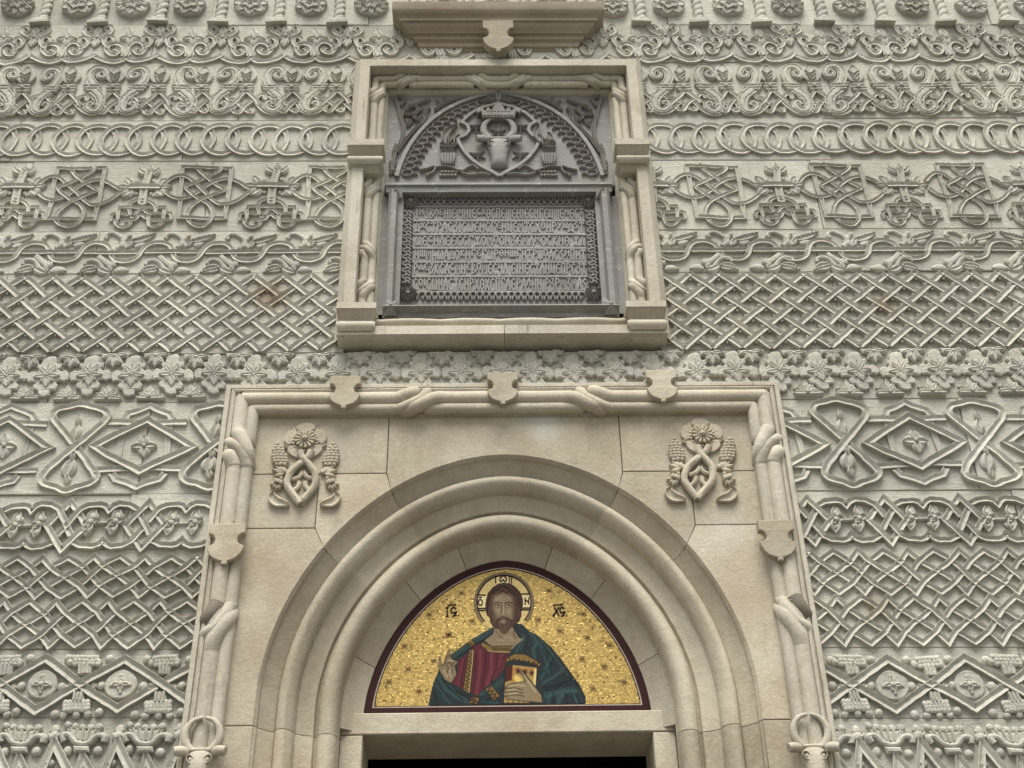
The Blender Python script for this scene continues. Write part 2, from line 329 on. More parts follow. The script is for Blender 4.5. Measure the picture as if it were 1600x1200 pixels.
# over-and-under weaving of straps
def weave(strands, hw, h, step=None, over=0.12, dip=0.40, closed=None):
    step = step or hw*0.7; closed = closed or [False]*len(strands)
    S = [list(p)+([p[0]] if c else []) for p, c in zip(strands, closed)]
    A = []; idx = []
    for i, p in enumerate(S):
        L = polylen(p)
        for k in range(len(p)-1): A.append((p[k][0], p[k][1], p[k+1][0], p[k+1][1], L[k], L[k+1]-L[k])); idx.append((i, k))
    A = np.array(A); I = np.array([a for a, b in idx]); K = np.array([b for a, b in idx])
    ev = [[] for _ in S]; cr = []
    px, pz = A[:, 0], A[:, 1]; rx, rz = A[:, 2]-px, A[:, 3]-pz
    for a in range(len(A)):
        dxx = px-px[a]; dzz = pz-pz[a]; den = rx[a]*rz-rz[a]*rx
        with np.errstate(divide='ignore', invalid='ignore'):
            t = (dxx*rz-dzz*rx)/den; u = (dxx*rz[a]-dzz*rx[a])/den
        ok = (np.abs(den) > 1e-9) & (t > 1e-6) & (t <= 1) & (u > 1e-6) & (u <= 1) & (np.arange(len(A)) > a+1)
        for b in np.nonzero(ok)[0]:
            if I[a] == I[b] and closed[I[a]] and K[a] == 0 and K[b] == len(S[I[a]])-2: continue
            c = len(cr); sn = abs(den[b])/max(math.hypot(rx[a], rz[a])*math.hypot(rx[b], rz[b]), 1e-12)
            cr.append({'pl': hw*min(1/max(sn, 0.35), 2.2)})
            ev[I[a]].append((A[a, 4]+t[b]*A[a, 5], c, 0)); ev[I[b]].append((A[b, 4]+u[b]*A[b, 5], c, 1))
    out = []
    for i, p in enumerate(S):
        ev[i].sort(); last = None; E = []
        for s0, c, side in ev[i]:
            if side in cr[c]: sg = cr[c][side]
            elif (1-side) in cr[c]: sg = -cr[c][1-side]
            else: sg = -last if last else 1
            cr[c][side] = sg; last = sg; E.append((s0, sg, cr[c]['pl']))
        Lp = polylen(p); tot = Lp[-1]; K_ = set(round(x, 6) for x in Lp)
        for x, y in zip(Lp, Lp[1:]):
            n = max(1, int(math.ceil((y-x)/step)))
            for k in range(1, n): K_.add(round(x+(y-x)*k/n, 6))
        for s0, sg, pl in E:
            if sg < 0:
                for q in (-pl-0.10*hw, -pl+0.06*hw, pl-0.06*hw, pl+0.10*hw):
                    v = s0+q
                    if closed[i]: v %= tot
                    if 0 < v < tot: K_.add(round(v, 6))
        K_ = sorted(K_); q = []; dz = []; j = 0
        for s1 in K_:
            while j < len(Lp)-2 and Lp[j+1] < s1-1e-9: j += 1
            f = (s1-Lp[j])/max(Lp[j+1]-Lp[j], 1e-9); q.append((p[j][0]+(p[j+1][0]-p[j][0])*f, p[j][1]+(p[j+1][1]-p[j][1])*f))
            z = 0.0
            for s0, sg, pl in E:
                x = abs(s1-s0)
                if closed[i]: x = min(x, tot-x)
                if sg < 0 and x < pl+0.10*hw: z = min(z, -h*0.97 if x <= pl-0.05*hw else (-h*0.97*(pl+0.10*hw-x)/(0.15*hw)))
            dz.append(max(z, -h*0.97))
        if closed[i]: q = q[:-1]; dz = dz[:-1]
        out.append((q, dz))
    return out
def clip(p, x0, x1):
    """runs of a polyline inside x0..x1"""
    runs = []; cur = []
    q = resample(p, 0.02)
    for a in q:
        if x0 <= a[0] <= x1: cur.append(a)
        else:
            if len(cur) > 1: runs.append(cur)
            cur = []
    if len(cur) > 1: runs.append(cur)
    return runs
def simplify(p):
    out = [p[0]]
    for a, b, c in zip(p, p[1:], p[2:]):
        if abs((b[0]-a[0])*(c[1]-b[1])-(b[1]-a[1])*(c[0]-b[0])) > 1e-9: out.append(b)
    out.append(p[-1]); return out

# ================================================================== SETTING: ground, wall, dark vestibule
XE = 4.25                                     # how far the carved courses are built to each side
mb = MB(); mb.add([(-300, -300, 0), (300, -300, 0), (300, 60, 0), (-300, 60, 0)], [(0, 1, 2, 3)])
g = mb.build('ground', M_GROUND, rough=0); g['kind'] = 'structure'
wall = thing('church_wall', 'pale limestone church wall behind the carved courses', 'wall')
mb = MB()
mb.box(-9, -1.26, -0.8, -0.125, 0, 12.5); mb.box(1.26, 9, -0.8, -0.125, 0, 12.5)
mb.box(-1.26, 1.26, -0.8, -0.30, 5.6, 12.5); mb.box(-1.26, 1.26, -0.8, -0.37, 4.02, 5.6)
mb.build('wall_core', M_SLAB, wall, rough=0)
mb = MB()
mb.box(-9, -XE-0.01, -0.12, 0.0, 0, 12.5); mb.box(XE+0.01, 9, -0.12, 0.0, 0, 12.5)
mb.box(-XE, XE, -0.12, 0.0, 9.75, 12.5)
mb.box(-XE, -1.45, -0.12, 0.0, 0, 3.40); mb.box(1.45, XE, -0.12, 0.0, 0, 3.40)
mb.build('plain_facing', M_SLAB, wall, rough=0)
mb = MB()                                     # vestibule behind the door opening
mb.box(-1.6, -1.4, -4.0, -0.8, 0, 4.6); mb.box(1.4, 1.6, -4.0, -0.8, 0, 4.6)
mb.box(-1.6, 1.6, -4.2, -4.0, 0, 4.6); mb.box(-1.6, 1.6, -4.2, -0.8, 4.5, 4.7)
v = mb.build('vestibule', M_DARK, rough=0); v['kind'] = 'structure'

# ================================================================== FRIEZES
def zline(yl, yr, d=0.0):
    a = P(250, yl, d); b = P(1350, yr, d)
    return lambda X: a[1]+(b[1]-a[1])*(X-a[0])/(b[0]-a[0])
EDGE = [(-150, -150), (40, 39), (98, 97), (189, 184), (252, 250), (362, 358), (428, 424), (554, 544), (629, 623), (772, 766), (857, 848), (1014, 1012), (1121, 1123), (1290, 1292)]
def slabs(parent, i, xl, xr):
    zt = zline(*EDGE[i]); zb = zline(*EDGE[i+1]); rng = random.Random(50+i)
    spans = [(-XE, XE)] if xl is None else [(-XE, xl), (xr, XE)]
    for a, b in spans:
        x = a
        while x < b-0.02:
            w = rng.uniform(0.85, 1.35); e = min(b, x+w)
            if b-e < 0.4: e = b
            m = MB(); j = 0.0012; off = rng.uniform(-0.006, 0.006)
            m.plate([(x+j, zb(x)+0.0008), (e-j, zb(e)+0.0008), (e-j, zt(e)-0.0008), (x+j, zt(x)-0.0008)], 0.12+off, -0.12, 0.0035, 0)
            m.build('stone_block', M_SLAB, parent, ((x+e)/2, 0, (zt(x)+zb(x))/2), rough=0.0015)
            x = e
class Band:
    def __init__(s, i, name, label, lim):
        s.i = i; s.lim = lim; s.e = thing(name, label, 'frieze')
        slabs(s.e, i, None if lim is None else -lim, lim)
        a, b = EDGE[i], EDGE[i+1]; s.zc = zline((a[0]+b[0])/2, (a[1]+b[1])/2)
        s.sc = SX((a[0]+b[0])/2); s.rng = random.Random(i*13)
        s.h = zline(*a)(-2)-zline(*b)(-2); s.rl = 0.66 if i < 6 else 0.80   # how far the carving stands out
    def spans(s, d=0.03): return [(-XE, XE)] if s.lim is None else [(-XE, -s.lim-0.0), (s.lim+0.0, XE)]
    def place(s, protos, X, mirror=False, dz=0.0, jit=0.004):
        """set a copy of a carved piece at X; cut it where it runs under the frame"""
        pr = protos[s.rng.randrange(len(protos))]; bb = pr['bb']
        lo, hi = (-bb[1], -bb[0]) if mirror else (bb[0], bb[1])
        X += s.rng.uniform(-1, 1)*0.006; loc = (X, 0, s.zc(X)+dz+s.rng.uniform(-jit, jit))
        for a, b in s.spans():
            if X+hi < a+0.005 or X+lo > b-0.005: continue
            if X+lo >= a and X+hi <= b or (abs(a) > 4 and X+lo < a and X+hi <= b and X > a) or (abs(b) > 4 and X+hi > b and X+lo >= a and X < b):
                k_ = s.rng.uniform(0.965, 1.03); part(pr, pr.name.split('.')[0], s.e, None, loc, s.rng.uniform(-1, 1)*0.014, -k_ if mirror else k_, s.rng.uniform(0.97, 1.03))
            else:
                import bmesh
                bm = bmesh.new(); bm.from_mesh(pr.data)
                if mirror:
                    bmesh.ops.scale(bm, vec=(-1, 1, 1), verts=bm.verts); bmesh.ops.reverse_faces(bm, faces=bm.faces)
                for lim, nx in ((a-X, -1), (b-X, 1)):
                    bmesh.ops.bisect_plane(bm, geom=bm.verts[:]+bm.edges[:]+bm.faces[:], plane_co=(lim, 0, 0), plane_no=(nx, 0, 0), clear_outer=True)
                if len(bm.faces) > 3:
                    me = bpy.data.meshes.new(pr.data.name); bm.to_mesh(me); me.materials.append(pr.data.materials[0])
                    o = bpy.data.objects.new(pr.name.split('.')[0], me); scene.collection.objects.link(o); o.parent = s.e; o.location = loc
                bm.free()
    def done(s, protos):
        for p in protos: bpy.data.objects.remove(p)
def proto(mb, name, org, variants=2):
    """carved piece around org (x, z); a few weathered variants"""
    out = []
    for k in range(variants):
        m = MB(); sh = k*3.7  # each variant weathers differently
        m.v = []; m.f = mb.f
        for x, y, z in mb.v:
            q = noise.noise_vector(Vector((x*4+k*9.1, k*5.3, z*4)))*0.015
            m.v.append((x-org[0]+sh+q.x, y*(1+q.y*11), z-org[1]+q.z))
        o = m.build(name, M_WALL, None, (sh, 0, 0), rough=0.0028, squash=B.rl)
        xs = [v.co.x for v in o.data.vertices]; o['bb'] = [min(xs), max(xs)]; out.append(o)
    return out
def series(x0, xr0, p, n=40):
    L = [x0+k*p for k in range(-n, n) if x0+k*p < 0]; Rr = [xr0+k*p for k in range(-n, n) if xr0+k*p >= 0]
    return [x for x in L if x > -XE-p/2] + [x for x in Rr if x < XE+p/2]
FRX, POX = 0.905, 1.505                      # courses stop under the plaque frame / under the portal frame

# ---- 0: rosettes between twisted colonnettes
B = Band(0, 'rosette_frieze', 'topmost carved course with round flower rosettes between twisted colonnettes', None)
def rosette(n_out, n_in, r, kind):
    m = MB(); N = 48
    rim = lambda A: r*(0.95+0.06*abs(math.cos(n_out*A/2)))
    m.plate([(rim(2*math.pi*k/N)*math.cos(2*math.pi*k/N), rim(2*math.pi*k/N)*math.sin(2*math.pi*k/N)) for k in range(N)], 0.046, 0, 0.008, 0.01)
    for ring, (n, r0, r1, w, h) in enumerate(((n_out, 0.30*r, 1.0*r, 2.2*r/n_out, 0.026), (n_in, 0.10*r, 0.62*r, 1.5*r/n_in, 0.030))):
        for k in range(n):
            A = 2*math.pi*(k+0.5*ring+0.07*math.sin(7*k))/n; q = [r0+(r1-r0)*j/6 for j in range(7)]
            ws = [w*(0.30, 0.62, 0.85, 0.98, 0.96, 0.72, 0.22)[j] for j in range(7)]
            m.sweep([(x*math.cos(A), x*math.sin(A)) for x in q], ws, [h*(0.55+0.45*math.sin(math.pi*(0.15+0.7*j/6))) for j in range(7)], (PC, PL)[kind], base=0.040+0.016*ring)
    m.ball(0, 0, 0.082, 0.17*r)
    for k in range(7): m.ball(0.21*r*math.cos(k*0.898), 0.21*r*math.sin(k*0.898), 0.078, 0.085*r, n=6, m=3)
    return m
ros = [rosette(8, 6, 0.118, 0), rosette(12, 8, 0.118, 1), rosette(6, 5, 0.116, 1), rosette(8, 8, 0.12, 1), rosette(7, 5, 0.115, 0)]
ros = [proto(m, 'rosette', (0, 0), 1)[0] for m in ros]
zr = zline(2, 2, 0.05); zcol = zline(39, 38, 0.02); zorg = B.zc
colx = [P(x, 30)[0] for x in (-24, 69, 160, 250, 342, 437, 530)]+[P(x, 30)[0] for x in (1091, 1189, 1284, 1378, 1476, 1571)]
pc = colx[1]-colx[0]
colx = [colx[0]-pc, colx[0]-2*pc]+colx+[colx[-1]+pc, colx[-1]+2*pc]+[0.99-0.395*k for k in range(0, 5)]
rox = [P(x, 5)[0] for x in (30, 124, 210, 298, 395, 487, 580, 956, 1044, 1136, 1229, 1326, 1422, 1514, 1607)]
rox = [rox[0]-pc, rox[0]-2*pc]+rox+[rox[-1]+pc, 0.39, 0.0, -0.39]
for X in rox:
    B.place(ros, X, dz=zr(X)-zorg(X))
m = MB(); hcol = 0.62; V = []; Fc = []; nr = 84; na = 14
for i in range(nr+1):
    z = 0.055+(hcol-0.055)*i/nr
    for k in range(na):
        A = 2*math.pi*k/na; r = 0.036*(0.80+0.30*abs(math.sin(A*1.0+z*52)))
        V.append((r*math.cos(A), -(0.018+r*math.sin(A)*1.0), z))
for i in range(nr):
    for k in range(na): Fc.append((i*na+k, i*na+(k+1) % na, (i+1)*na+(k+1) % na, (i+1)*na+k))
m.add(V, Fc)
m.stack([(0.062, -0.042, 0.042, 0, 0.055), (0.036, -0.05, 0.05, 0, 0.06), (0.034, -0.058, 0.058, 0, 0.066), (0.026, -0.062, 0.062, 0, 0.07), (0.022, -0.072, 0.072, 0, 0.08), (0, -0.072, 0.072, 0, 0.08)])
m.stack([(hcol+0.08, -0.07, 0.07, 0, 0.08), (hcol+0.04, -0.07, 0.07, 0, 0.08), (hcol, -0.04, 0.04, 0, 0.05)])
col = proto(m, 'twisted_colonnette', (0, 0), 2)
for X in colx: B.place(col, X, dz=zcol(X)-zorg(X), jit=0.006)
B.done(ros+col)

# ---- 1: scrolls with palmettes
B = Band(1, 'scroll_frieze', 'course of paired comma scrolls with small palmettes hanging between them', None)
Z = zoomer(0, 0, 5.714); w = 6/B.sc/1.0
org = (Z([(545, 400)])[0][0], B.zc(Z([(545, 400)])[0][0]))
m = MB()
def S_(pts, hw, h=0.028, prof=PV, n=6, base=0.0, taper=None):
    q = catmull(Z(pts), n); N = len(q)
    ws = [hw*(1 if not taper else taper[0]+(taper[1]-taper[0])*i/(N-1)) for i in range(N)]
    m.sweep(q, ws, h, prof, base=base)
S_([(838, 478), (760, 520), (650, 543), (590, 540), (545, 508)], 0.020)
S_([(545, 508), (500, 538), (430, 548), (340, 530), (265, 490)], 0.020)
S_([(560, 500), (548, 450), (570, 405), (625, 375), (690, 385), (715, 430), (685, 475), (640, 475), (615, 445), (650, 425)], 0.021, 0.030, base=0.004, taper=(1.1, 0.8))
S_([(528, 500), (535, 450), (520, 410), (465, 390), (405, 400), (385, 440), (415, 480), (460, 480), (485, 450), (450, 432)], 0.021, 0.030, base=0.004, taper=(1.1, 0.8))
S_([(705, 430), (760, 400), (775, 360), (745, 330), (700, 340), (705, 372), (730, 372)], 0.017, 0.030, base=0.006, taper=(1.1, 0.75))
S_([(400, 420), (370, 390), (365, 350), (400, 325), (440, 340), (440, 375), (412, 372)], 0.017, 0.030, base=0.006, taper=(1.1, 0.75))
c, = Z([(585, 335)])
for a, b in (((585, 335), (582, 250)), ((585, 335), (490, 345)), ((585, 335), (680, 340)), ((585, 335), (572, 405))):
    p, q = Z([a, b]); m.leaf(p, q, 0.030, 0.034, base=0.004)
m.ball(c[0], c[1], 0.028, 0.012)
scroll = proto(m, 'comma_scroll_pair', org, 3)
m = MB()
for a, b, ww in (((870, 300), (873, 228), 0.032), ((868, 330), (845, 412), 0.030), ((862, 320), (790, 345), 0.026), ((870, 320), (938, 330), 0.026)):
    p, q = Z([a, b]); m.leaf(p, q, ww, 0.036, base=0.004)
S_([(858, 315), (800, 300), (755, 275), (752, 238), (790, 232), (818, 255), (800, 275)], 0.016, 0.032, taper=(1.2, 0.7))
S_([(872, 315), (930, 300), (985, 275), (995, 240), (965, 228), (935, 250), (955, 272)], 0.016, 0.032, taper=(1.2, 0.7))
c, = Z([(866, 318)]); m.ball(c[0], c[1], 0.03, 0.013)
org2 = (Z([(842, 400)])[0][0], B.zc(Z([(842, 400)])[0][0]))
palm = proto(m, 'palmette', org2, 2)
p1 = Z([(838, 478)])[0][0]-Z([(265, 490)])[0][0]
xr = P(1000+500/2.667, 80)[0]
for X in series(org[0], xr+p1*0.0, p1): B.place(scroll, X)
for X in series(org2[0], xr+p1*0.5, p1): B.place(palm, X)
B.done(scroll+palm)

# ---- 2: S-scrolls and flaming knots
B = Band(2, 'volute_frieze', 'course of S-shaped volutes alternating with flame-topped knots', FRX)
Z = zoomer(0, 95, 5.714)
org = (Z([(1205, 270)])[0][0], B.zc(Z([(1205, 270)])[0][0]))
m = MB()
S_([(1205, 215), (1178, 165), (1185, 105), (1235, 65), (1300, 72), (1328, 115), (1300, 148), (1262, 140), (1255, 112), (1280, 105)], 0.031, 0.036, PD, taper=(1.1, 0.55))
S_([(1205, 262), (1255, 310), (1280, 370), (1258, 430), (1205, 450), (1155, 425), (1160, 385), (1195, 375), (1210, 400)], 0.033, 0.036, PD, taper=(1.15, 0.5))
S_([(1055, 375), (1090, 425), (1140, 462), (1210, 475), (1280, 450), (1345, 375)], 0.015, 0.030)
for y, x0, x1 in ((212, 1118, 1258), (235, 1128, 1275), (258, 1140, 1280)):
    S_([(x0, y), (x1, y)], 0.0118, 0.034, PR)
vol = proto(m, 'volute', org, 3)
m = MB(); orgk = (Z([(1025, 270)])[0][0], B.zc(Z([(1025, 270)])[0][0]))
p, q = Z([(1025, 200), (1045, 42)]); m.leaf(p, q, 0.062, 0.034, prof=PC, n=10)
for k in range(3):
    a, b, c = Z([(985+8*k, 100+28*k), (1025, 125+28*k), (1075-8*k, 98+28*k)]); m.sweep([a, b, c], 0.008, 0.044, PR)
for y, x0, x1 in ((215, 965, 1080), (240, 952, 1082), (264, 958, 1076)): S_([(x0, y), (x1, y)], 0.0125, 0.034, PR)
p, = Z([(1015, 240)]); m.ball(p[0], p[1], 0.04, 0.014)
st = [[(1005, 280), (930, 345), (845, 405), (830, 400)], [(1030, 280), (1090, 350), (1110, 390)], [(1165, 345), (1170, 312), (1140, 305), (1080, 345), (1000, 395), (965, 430), (930, 462), (890, 455), (880, 430)], [(818, 315), (845, 345), (880, 345), (900, 350), (950, 395), (1000, 450), (1040, 455), (1050, 425)]]
for q, dz in weave([catmull(Z(s), 5) for s in st], 0.0155, 0.032): m.sweep(q, 0.0155, 0.032, PV, dz=dz)
knot = proto(m, 'flame_knot', orgk, 3)
p2 = (Z([(1440, 150)])[0][0]-Z([(250, 150)])[0][0])/3
flip = False
for X in series(orgk[0], P(1000+375/2.667, 150)[0], p2): B.place(knot, X)
for k, X in enumerate(series(orgk[0]+p2/2, P(1000+375/2.667, 150)[0]+p2/2, p2)): B.place(vol, X, mirror=(k % 2 == 0))
B.done(vol+knot)

# ---- 3: chain of interlaced rings
B = Band(3, 'ring_frieze', 'course of interlaced flat rings running like a chain', FRX)
pr = 38.3/B.sc; a_, b_ = 0.133, 0.5*B.h*0.80; m = MB()
q = [((a_-0.017)*math.cos(t*2*math.pi/56), (b_-0.017)*math.sin(t*2*math.pi/56)) for t in range(56)]
m.sweep(q, 0.0190, 0.030, PV, closed=True, dz=[-0.007*math.cos(t*2*math.pi/56)-0.002 for t in range(56)])
ring = proto(m, 'ring', (0, 0), 3)
for X in series(P(35, 220)[0], P(1075, 220)[0], pr): B.place(ring, X)
B.done(ring)

# ---- 4: crosses and square knots
B = Band(4, 'cross_frieze', 'course of leaf-armed crosses alternating with square interlace knots', FRX)
Z = zoomer(130, 250, 5.714)
o, = Z([(565, 310)]); org = (o[0], B.zc(o[0])); m = MB()
S_([(598, 95), (562, 235), (535, 385)], 0.024, 0.034, PV, n=3)
S_([(425, 232), (705, 232)], 0.021, 0.034, PV, n=3, base=0.008)
for a, b, ww, bd in (((590, 115), (500, 58), .022, .2), ((600, 112), (695, 62), .022, -.2), ((600, 95), (606, 38), .022, 0),
                  ((435, 228), (378, 150), .022, -.15), ((440, 240), (352, 312), .03, .15), ((430, 232), (305, 222), .02, 0),
                  ((700, 226), (756, 155), .022, .15), ((695, 240), (738, 305), .032, -.1), ((705, 232), (815, 222), .02, 0)):
    p, q = Z([a, b]); m.leaf(p, q, ww*1.25, 0.034, bend=bd)
for a in ((478, 178), (455, 190), (640, 168), (668, 182), (486, 282), (462, 270), (620, 280), (640, 295)):
    p, = Z([a]); m.ball(p[0], p[1], 0.004, 0.016)
st = [[(432, 480), (425, 410), (455, 365), (540, 345), (615, 365), (650, 410), (645, 480)],
      [(330, 415), (740, 410)], [(335, 405), (320, 520)], [(735, 405), (715, 515)],
      [(268, 530), (262, 490), (310, 472), (450, 478), (500, 445), (540, 430), (590, 460), (700, 468), (775, 472), (785, 510), (760, 530), (620, 528), (560, 500), (520, 470), (470, 515), (380, 530)],
      [(455, 470), (420, 560), (350, 590), (300, 555), (310, 520)], [(590, 470), (590, 560), (650, 585), (715, 550), (740, 520)]]
for q, dz in weave([catmull(Z(s), 5) for s in st], 0.0118, 0.030): m.sweep(q, 0.0118, 0.030, PV, dz=dz)
cross = proto(m, 'leaf_cross', org, 2)
m = MB(); o, = Z([(1090, 300)]); orgk = (o[0], B.zc(o[0]))
st = [catmull(Z(s), 5) for s in (
    [(725, 205), (780, 165), (850, 138), (930, 150), (1000, 205), (1080, 275), (1150, 345), (1220, 390), (1310, 388), (1400, 350), (1470, 300), (1510, 270)],
    [(720, 270), (780, 320), (860, 345), (950, 330), (1040, 280), (1130, 215), (1220, 172), (1310, 162), (1400, 195), (1470, 240), (1515, 255)],
    [(1235, 35), (1230, 80), (1130, 140), (1010, 200), (915, 240), (965, 300), (1030, 350), (1110, 385), (1165, 450), (1150, 530), (1080, 590), (1000, 595), (930, 555), (915, 480), (980, 400), (1100, 335), (1230, 280), (1262, 262), (1200, 215), (1130, 165), (1055, 105), (1005, 35)])]
st.append(Z([(895, 58), (1335, 60), (1275, 522), (830, 522)]))
res = weave(st, 0.0140, 0.032, closed=[False, False, False, True])
for k, (q, dz) in enumerate(res): m.sweep(q, 0.0140, 0.032, PV, dz=dz, closed=(k == 3))
sq = proto(m, 'square_knot', orgk, 2)
p4 = 198/B.sc
for X in series(org[0], P(1000+585/2.667, 300)[0], p4): B.place(cross, X)
for X in series(orgk[0], P(1000+585/2.667, 300)[0]+p4*0.5, p4): B.place(sq, X)
B.done(cross+sq)

# ---- 5: vine winding round a rod
B = Band(5, 'vine_frieze', 'narrow course of a vine winding around a straight rod with pods', FRX)
Z = zoomer(120, 360, 5.714); p5 = 540/5.714/B.sc
zrod = Z([(300, 190)])[0]; drod = zrod[1]-B.zc(zrod[0]); x0w = Z([(30, 190)])[0][0]
for a, b in B.spans():
    rod = [(a, B.zc(a)+drod), (b, B.zc(b)+drod)]; wave = []
    n = int((b-a)/0.012); ph = x0w if a < 0 else P(1000+700/2.667, 390)[0]
    for i in range(n+1):
        x = a+(b-a)*i/n; t = 2*math.pi*(x-ph)/p5
        wave.append((x-0.018*math.sin(2*t), B.zc(x)+drod+0.074*math.sin(t)))
    for q, dz in weave([rod, wave], 0.0165, 0.032):
        mm = MB(); mm.sweep(q, 0.0165, 0.032, PV, dz=dz)
        mm.build('rod' if abs(q[0][1]-q[1][1]) < 2e-4 else 'vine_stem', M_WALL, B.e, ((a+b)/2, 0, B.zc(0)), rough=0.0026, squash=B.rl, wob=0.009)
m = MB(); o, = Z([(430, 190)]); org = (o[0], B.zc(o[0]))
def leaves(spec):
    for a, b, ww, bd, pf in spec:
        p, q = Z([a, b]); m.leaf(p, q, ww, 0.034, bend=bd, prof=pf, n=9)
leaves((((470, 95), (712, 25), .026, -.06, PC), ((505, 128), (615, 102), .024, -.15, PR), ((455, 150), (500, 80), .022, .1, PL), ((440, 60), (480, 30), .016, 0, PR), ((350, 150), (420, 85), .022, -.2, PR)))
S_([(350, 155), (400, 120), (390, 70), (330, 30), (280, 30), (250, 62), (270, 72)], 0.018, 0.032, PR, taper=(1.1, 0.7))
S_([(440, 60), (395, 110), (450, 145)], 0.02, 0.03, PR)
for t in range(6):
    p, = Z([(505+33*t, 74-8*t)]); m.ball(p[0], p[1], 0.024, 0.0085, n=6, m=3)
pod1 = proto(m, 'pod_sprig', org, 2)
m = MB(); o, = Z([(250, 190)]); org2 = (o[0], B.zc(o[0]))
leaves((((175, 325), (-10, 378), .028, -.05, PC), ((310, 355), (455, 352), .030, .1, PR), ((165, 320), (300, 365), .028, -.1, PL), ((290, 350), (320, 260), .024, .2, PR)))
S_([(180, 225), (230, 270), (290, 300), (340, 290)], 0.024, 0.034, PR)
S_([(60, 300), (75, 270), (130, 258), (180, 280), (210, 330)], 0.017, 0.032, PR, taper=(0.7, 1.1))
for t in range(6):
    p, = Z([(10+28*t, 366-8*t)]); m.ball(p[0], p[1], 0.024, 0.0085, n=6, m=3)
pod2 = proto(m, 'pod_sprig', org2, 2)
xr = P(1000+700/2.667, 390)[0]
for X in series(org[0], xr+(org[0]-x0w) % p5, p5): B.place(pod1, X, mirror=X > 0 and B.rng.random() < 0.5)
for X in series(org2[0], xr+(org2[0]-x0w) % p5, p5): B.place(pod2, X, mirror=X > 0 and B.rng.random() < 0.5)
B.done(pod1+pod2)

# ---- 6: basket lattice with pearls
B = Band(6, 'lattice_frieze', 'broad course of woven diagonal lattice with tiny pearls in the openings', FRX)
B.zc = zline(488, 482, 0.02)
for sgn, (a, b) in zip((-1, 1), B.spans()):
    px_ = 45.2/B.sc; hh = B.h*0.915; nrow = 7; hv = hh/nrow      # half-cell height
    x0 = P(4, 490)[0] if sgn < 0 else P(1062, 490)[0]
    lines = []
    for k in range(-30, 30):
        for dirn in (1, -1):
            xs = x0+k*px_
            pl = [(xs+dirn*px_/2*t, B.zc(xs)-hh/2+hv*t) for t in range(nrow+1)]
            c = clip([pl[0], pl[-1]], a, b)
            for r_ in c: lines.append((dirn, k, [r_[0], r_[-1]]))
    hw, h = 0.0200, 0.030; A1 = [l for l in lines if l[0] > 0]; A2 = [l for l in lines if l[0] < 0]
    res = weave([l[2] for l in A1]+[l[2] for l in A2], hw, h, step=0.012, dip=0.34, over=0.05)
    for q, dz in res:
        if polylen(q)[-1] < 0.03: continue
        mm = MB(); mm.sweep(q, hw, h, PV, dz=dz)
        mm.build('lattice_bar', M_WALL, B.e, (q[0][0], 0, q[0][1]), rough=0.0026, squash=B.rl, wob=0.009)
    mm = MB()
    for k in range(-30, 30):
        for j in range(0, nrow+2):
            cx = x0+k*px_+(px_/2 if j % 2 == 0 else 0); cz = B.zc(cx)-hh/2+hv*(j-0.0)
            if not (a+0.02 < cx < b-0.02): continue
            for ox, oz in ((0, 0.46), (0, -0.46), (0.27*px_, 0), (-0.27*px_, 0)):
                zz = cz+oz*hv*1.05
                if abs(zz-B.zc(cx)) < hh*0.49: mm.ball(cx+ox, zz, 0.007, 0.0105, n=7, m=4)
    o = mm.build('pearls', M_WALL, B.e, ((a+b)/2, 0, B.zc(0)), rough=0.001); o['kind'] = 'stuff'

# ---- 7: four-lobed leaves
B = Band(7, 'leaf_frieze', 'course of four-lobed leaf plates with toothed palmettes above and below', None)
Z = zoomer(100, 540, 7.273); o, = Z([(760, 340)]); org = (o[0], B.zc(o[0])); m = MB()
def circ(cx, cz, r, n=14): return [(cx+r*math.cos(2*math.pi*k/n), cz+r*math.sin(2*math.pi*k/n)) for k in range(n)]
out = [(760, 118), (830, 150), (862, 205), (910, 190), (905, 240), (875, 262), (905, 285), (960, 270), (1000, 310), (998, 375), (950, 400), (900, 385), (858, 400), (885, 440), (860, 490), (808, 495), (800, 545), (740, 565), (685, 540), (668, 492), (622, 470), (612, 430), (645, 405), (600, 388), (555, 398), (535, 350), (545, 300), (590, 272), (640, 285), (668, 262), (645, 235), (660, 195), (690, 205), (705, 150)]
m.plate(Z(out), 0.026, 0, 0.007, 0.01)
for c_, r_ in (((790, 165), .033), ((940, 335), .03), ((600, 340), .03), ((740, 510), .03)):
    p, = Z([c_]); m.ball(p[0], p[1], 0.019, r_, sq=0.24, n=12, m=4)
for a, b, ww in (((765, 335), (625, 345), .018), ((765, 335), (905, 340), .018), ((765, 340), (760, 462), .02), ((765, 330), (700, 235), .016), ((765, 330), (850, 225), .016), ((765, 335), (690, 410), .014), ((765, 335), (835, 405), .014), ((768, 330), (775, 215), .014)):
    p, q = Z([a, b]); m.leaf(p, q, ww, 0.018, base=0.024, n=6)
p, = Z([(766, 335)]); m.ball(p[0], p[1], 0.034, 0.009)
quat = proto(m, 'four_lobed_leaf', org, 3)
m = MB(); o, = Z([(575, 150)]); orgt = (o[0], B.zc(o[0]))
m.plate(Z([(440, 85), (740, 85), (715, 130), (655, 135), (665, 185), (625, 205), (600, 200), (555, 245), (530, 205), (480, 200), (500, 145), (450, 135)]), 0.024, 0, 0.006, 0.01)
for b in ((470, 120), (715, 105), (560, 240), (500, 195), (645, 190)):
    p, q = Z([(580, 105), b]); m.leaf(p, q, 0.014, 0.014, base=0.021, n=6)
p, = Z([(580, 112)]); m.ball(p[0], p[1], 0.028, 0.011)
top_ = proto(m, 'hanging_palmette', orgt, 2)
m = MB(); o, = Z([(500, 530)]); orgb = (o[0], B.zc(o[0]))
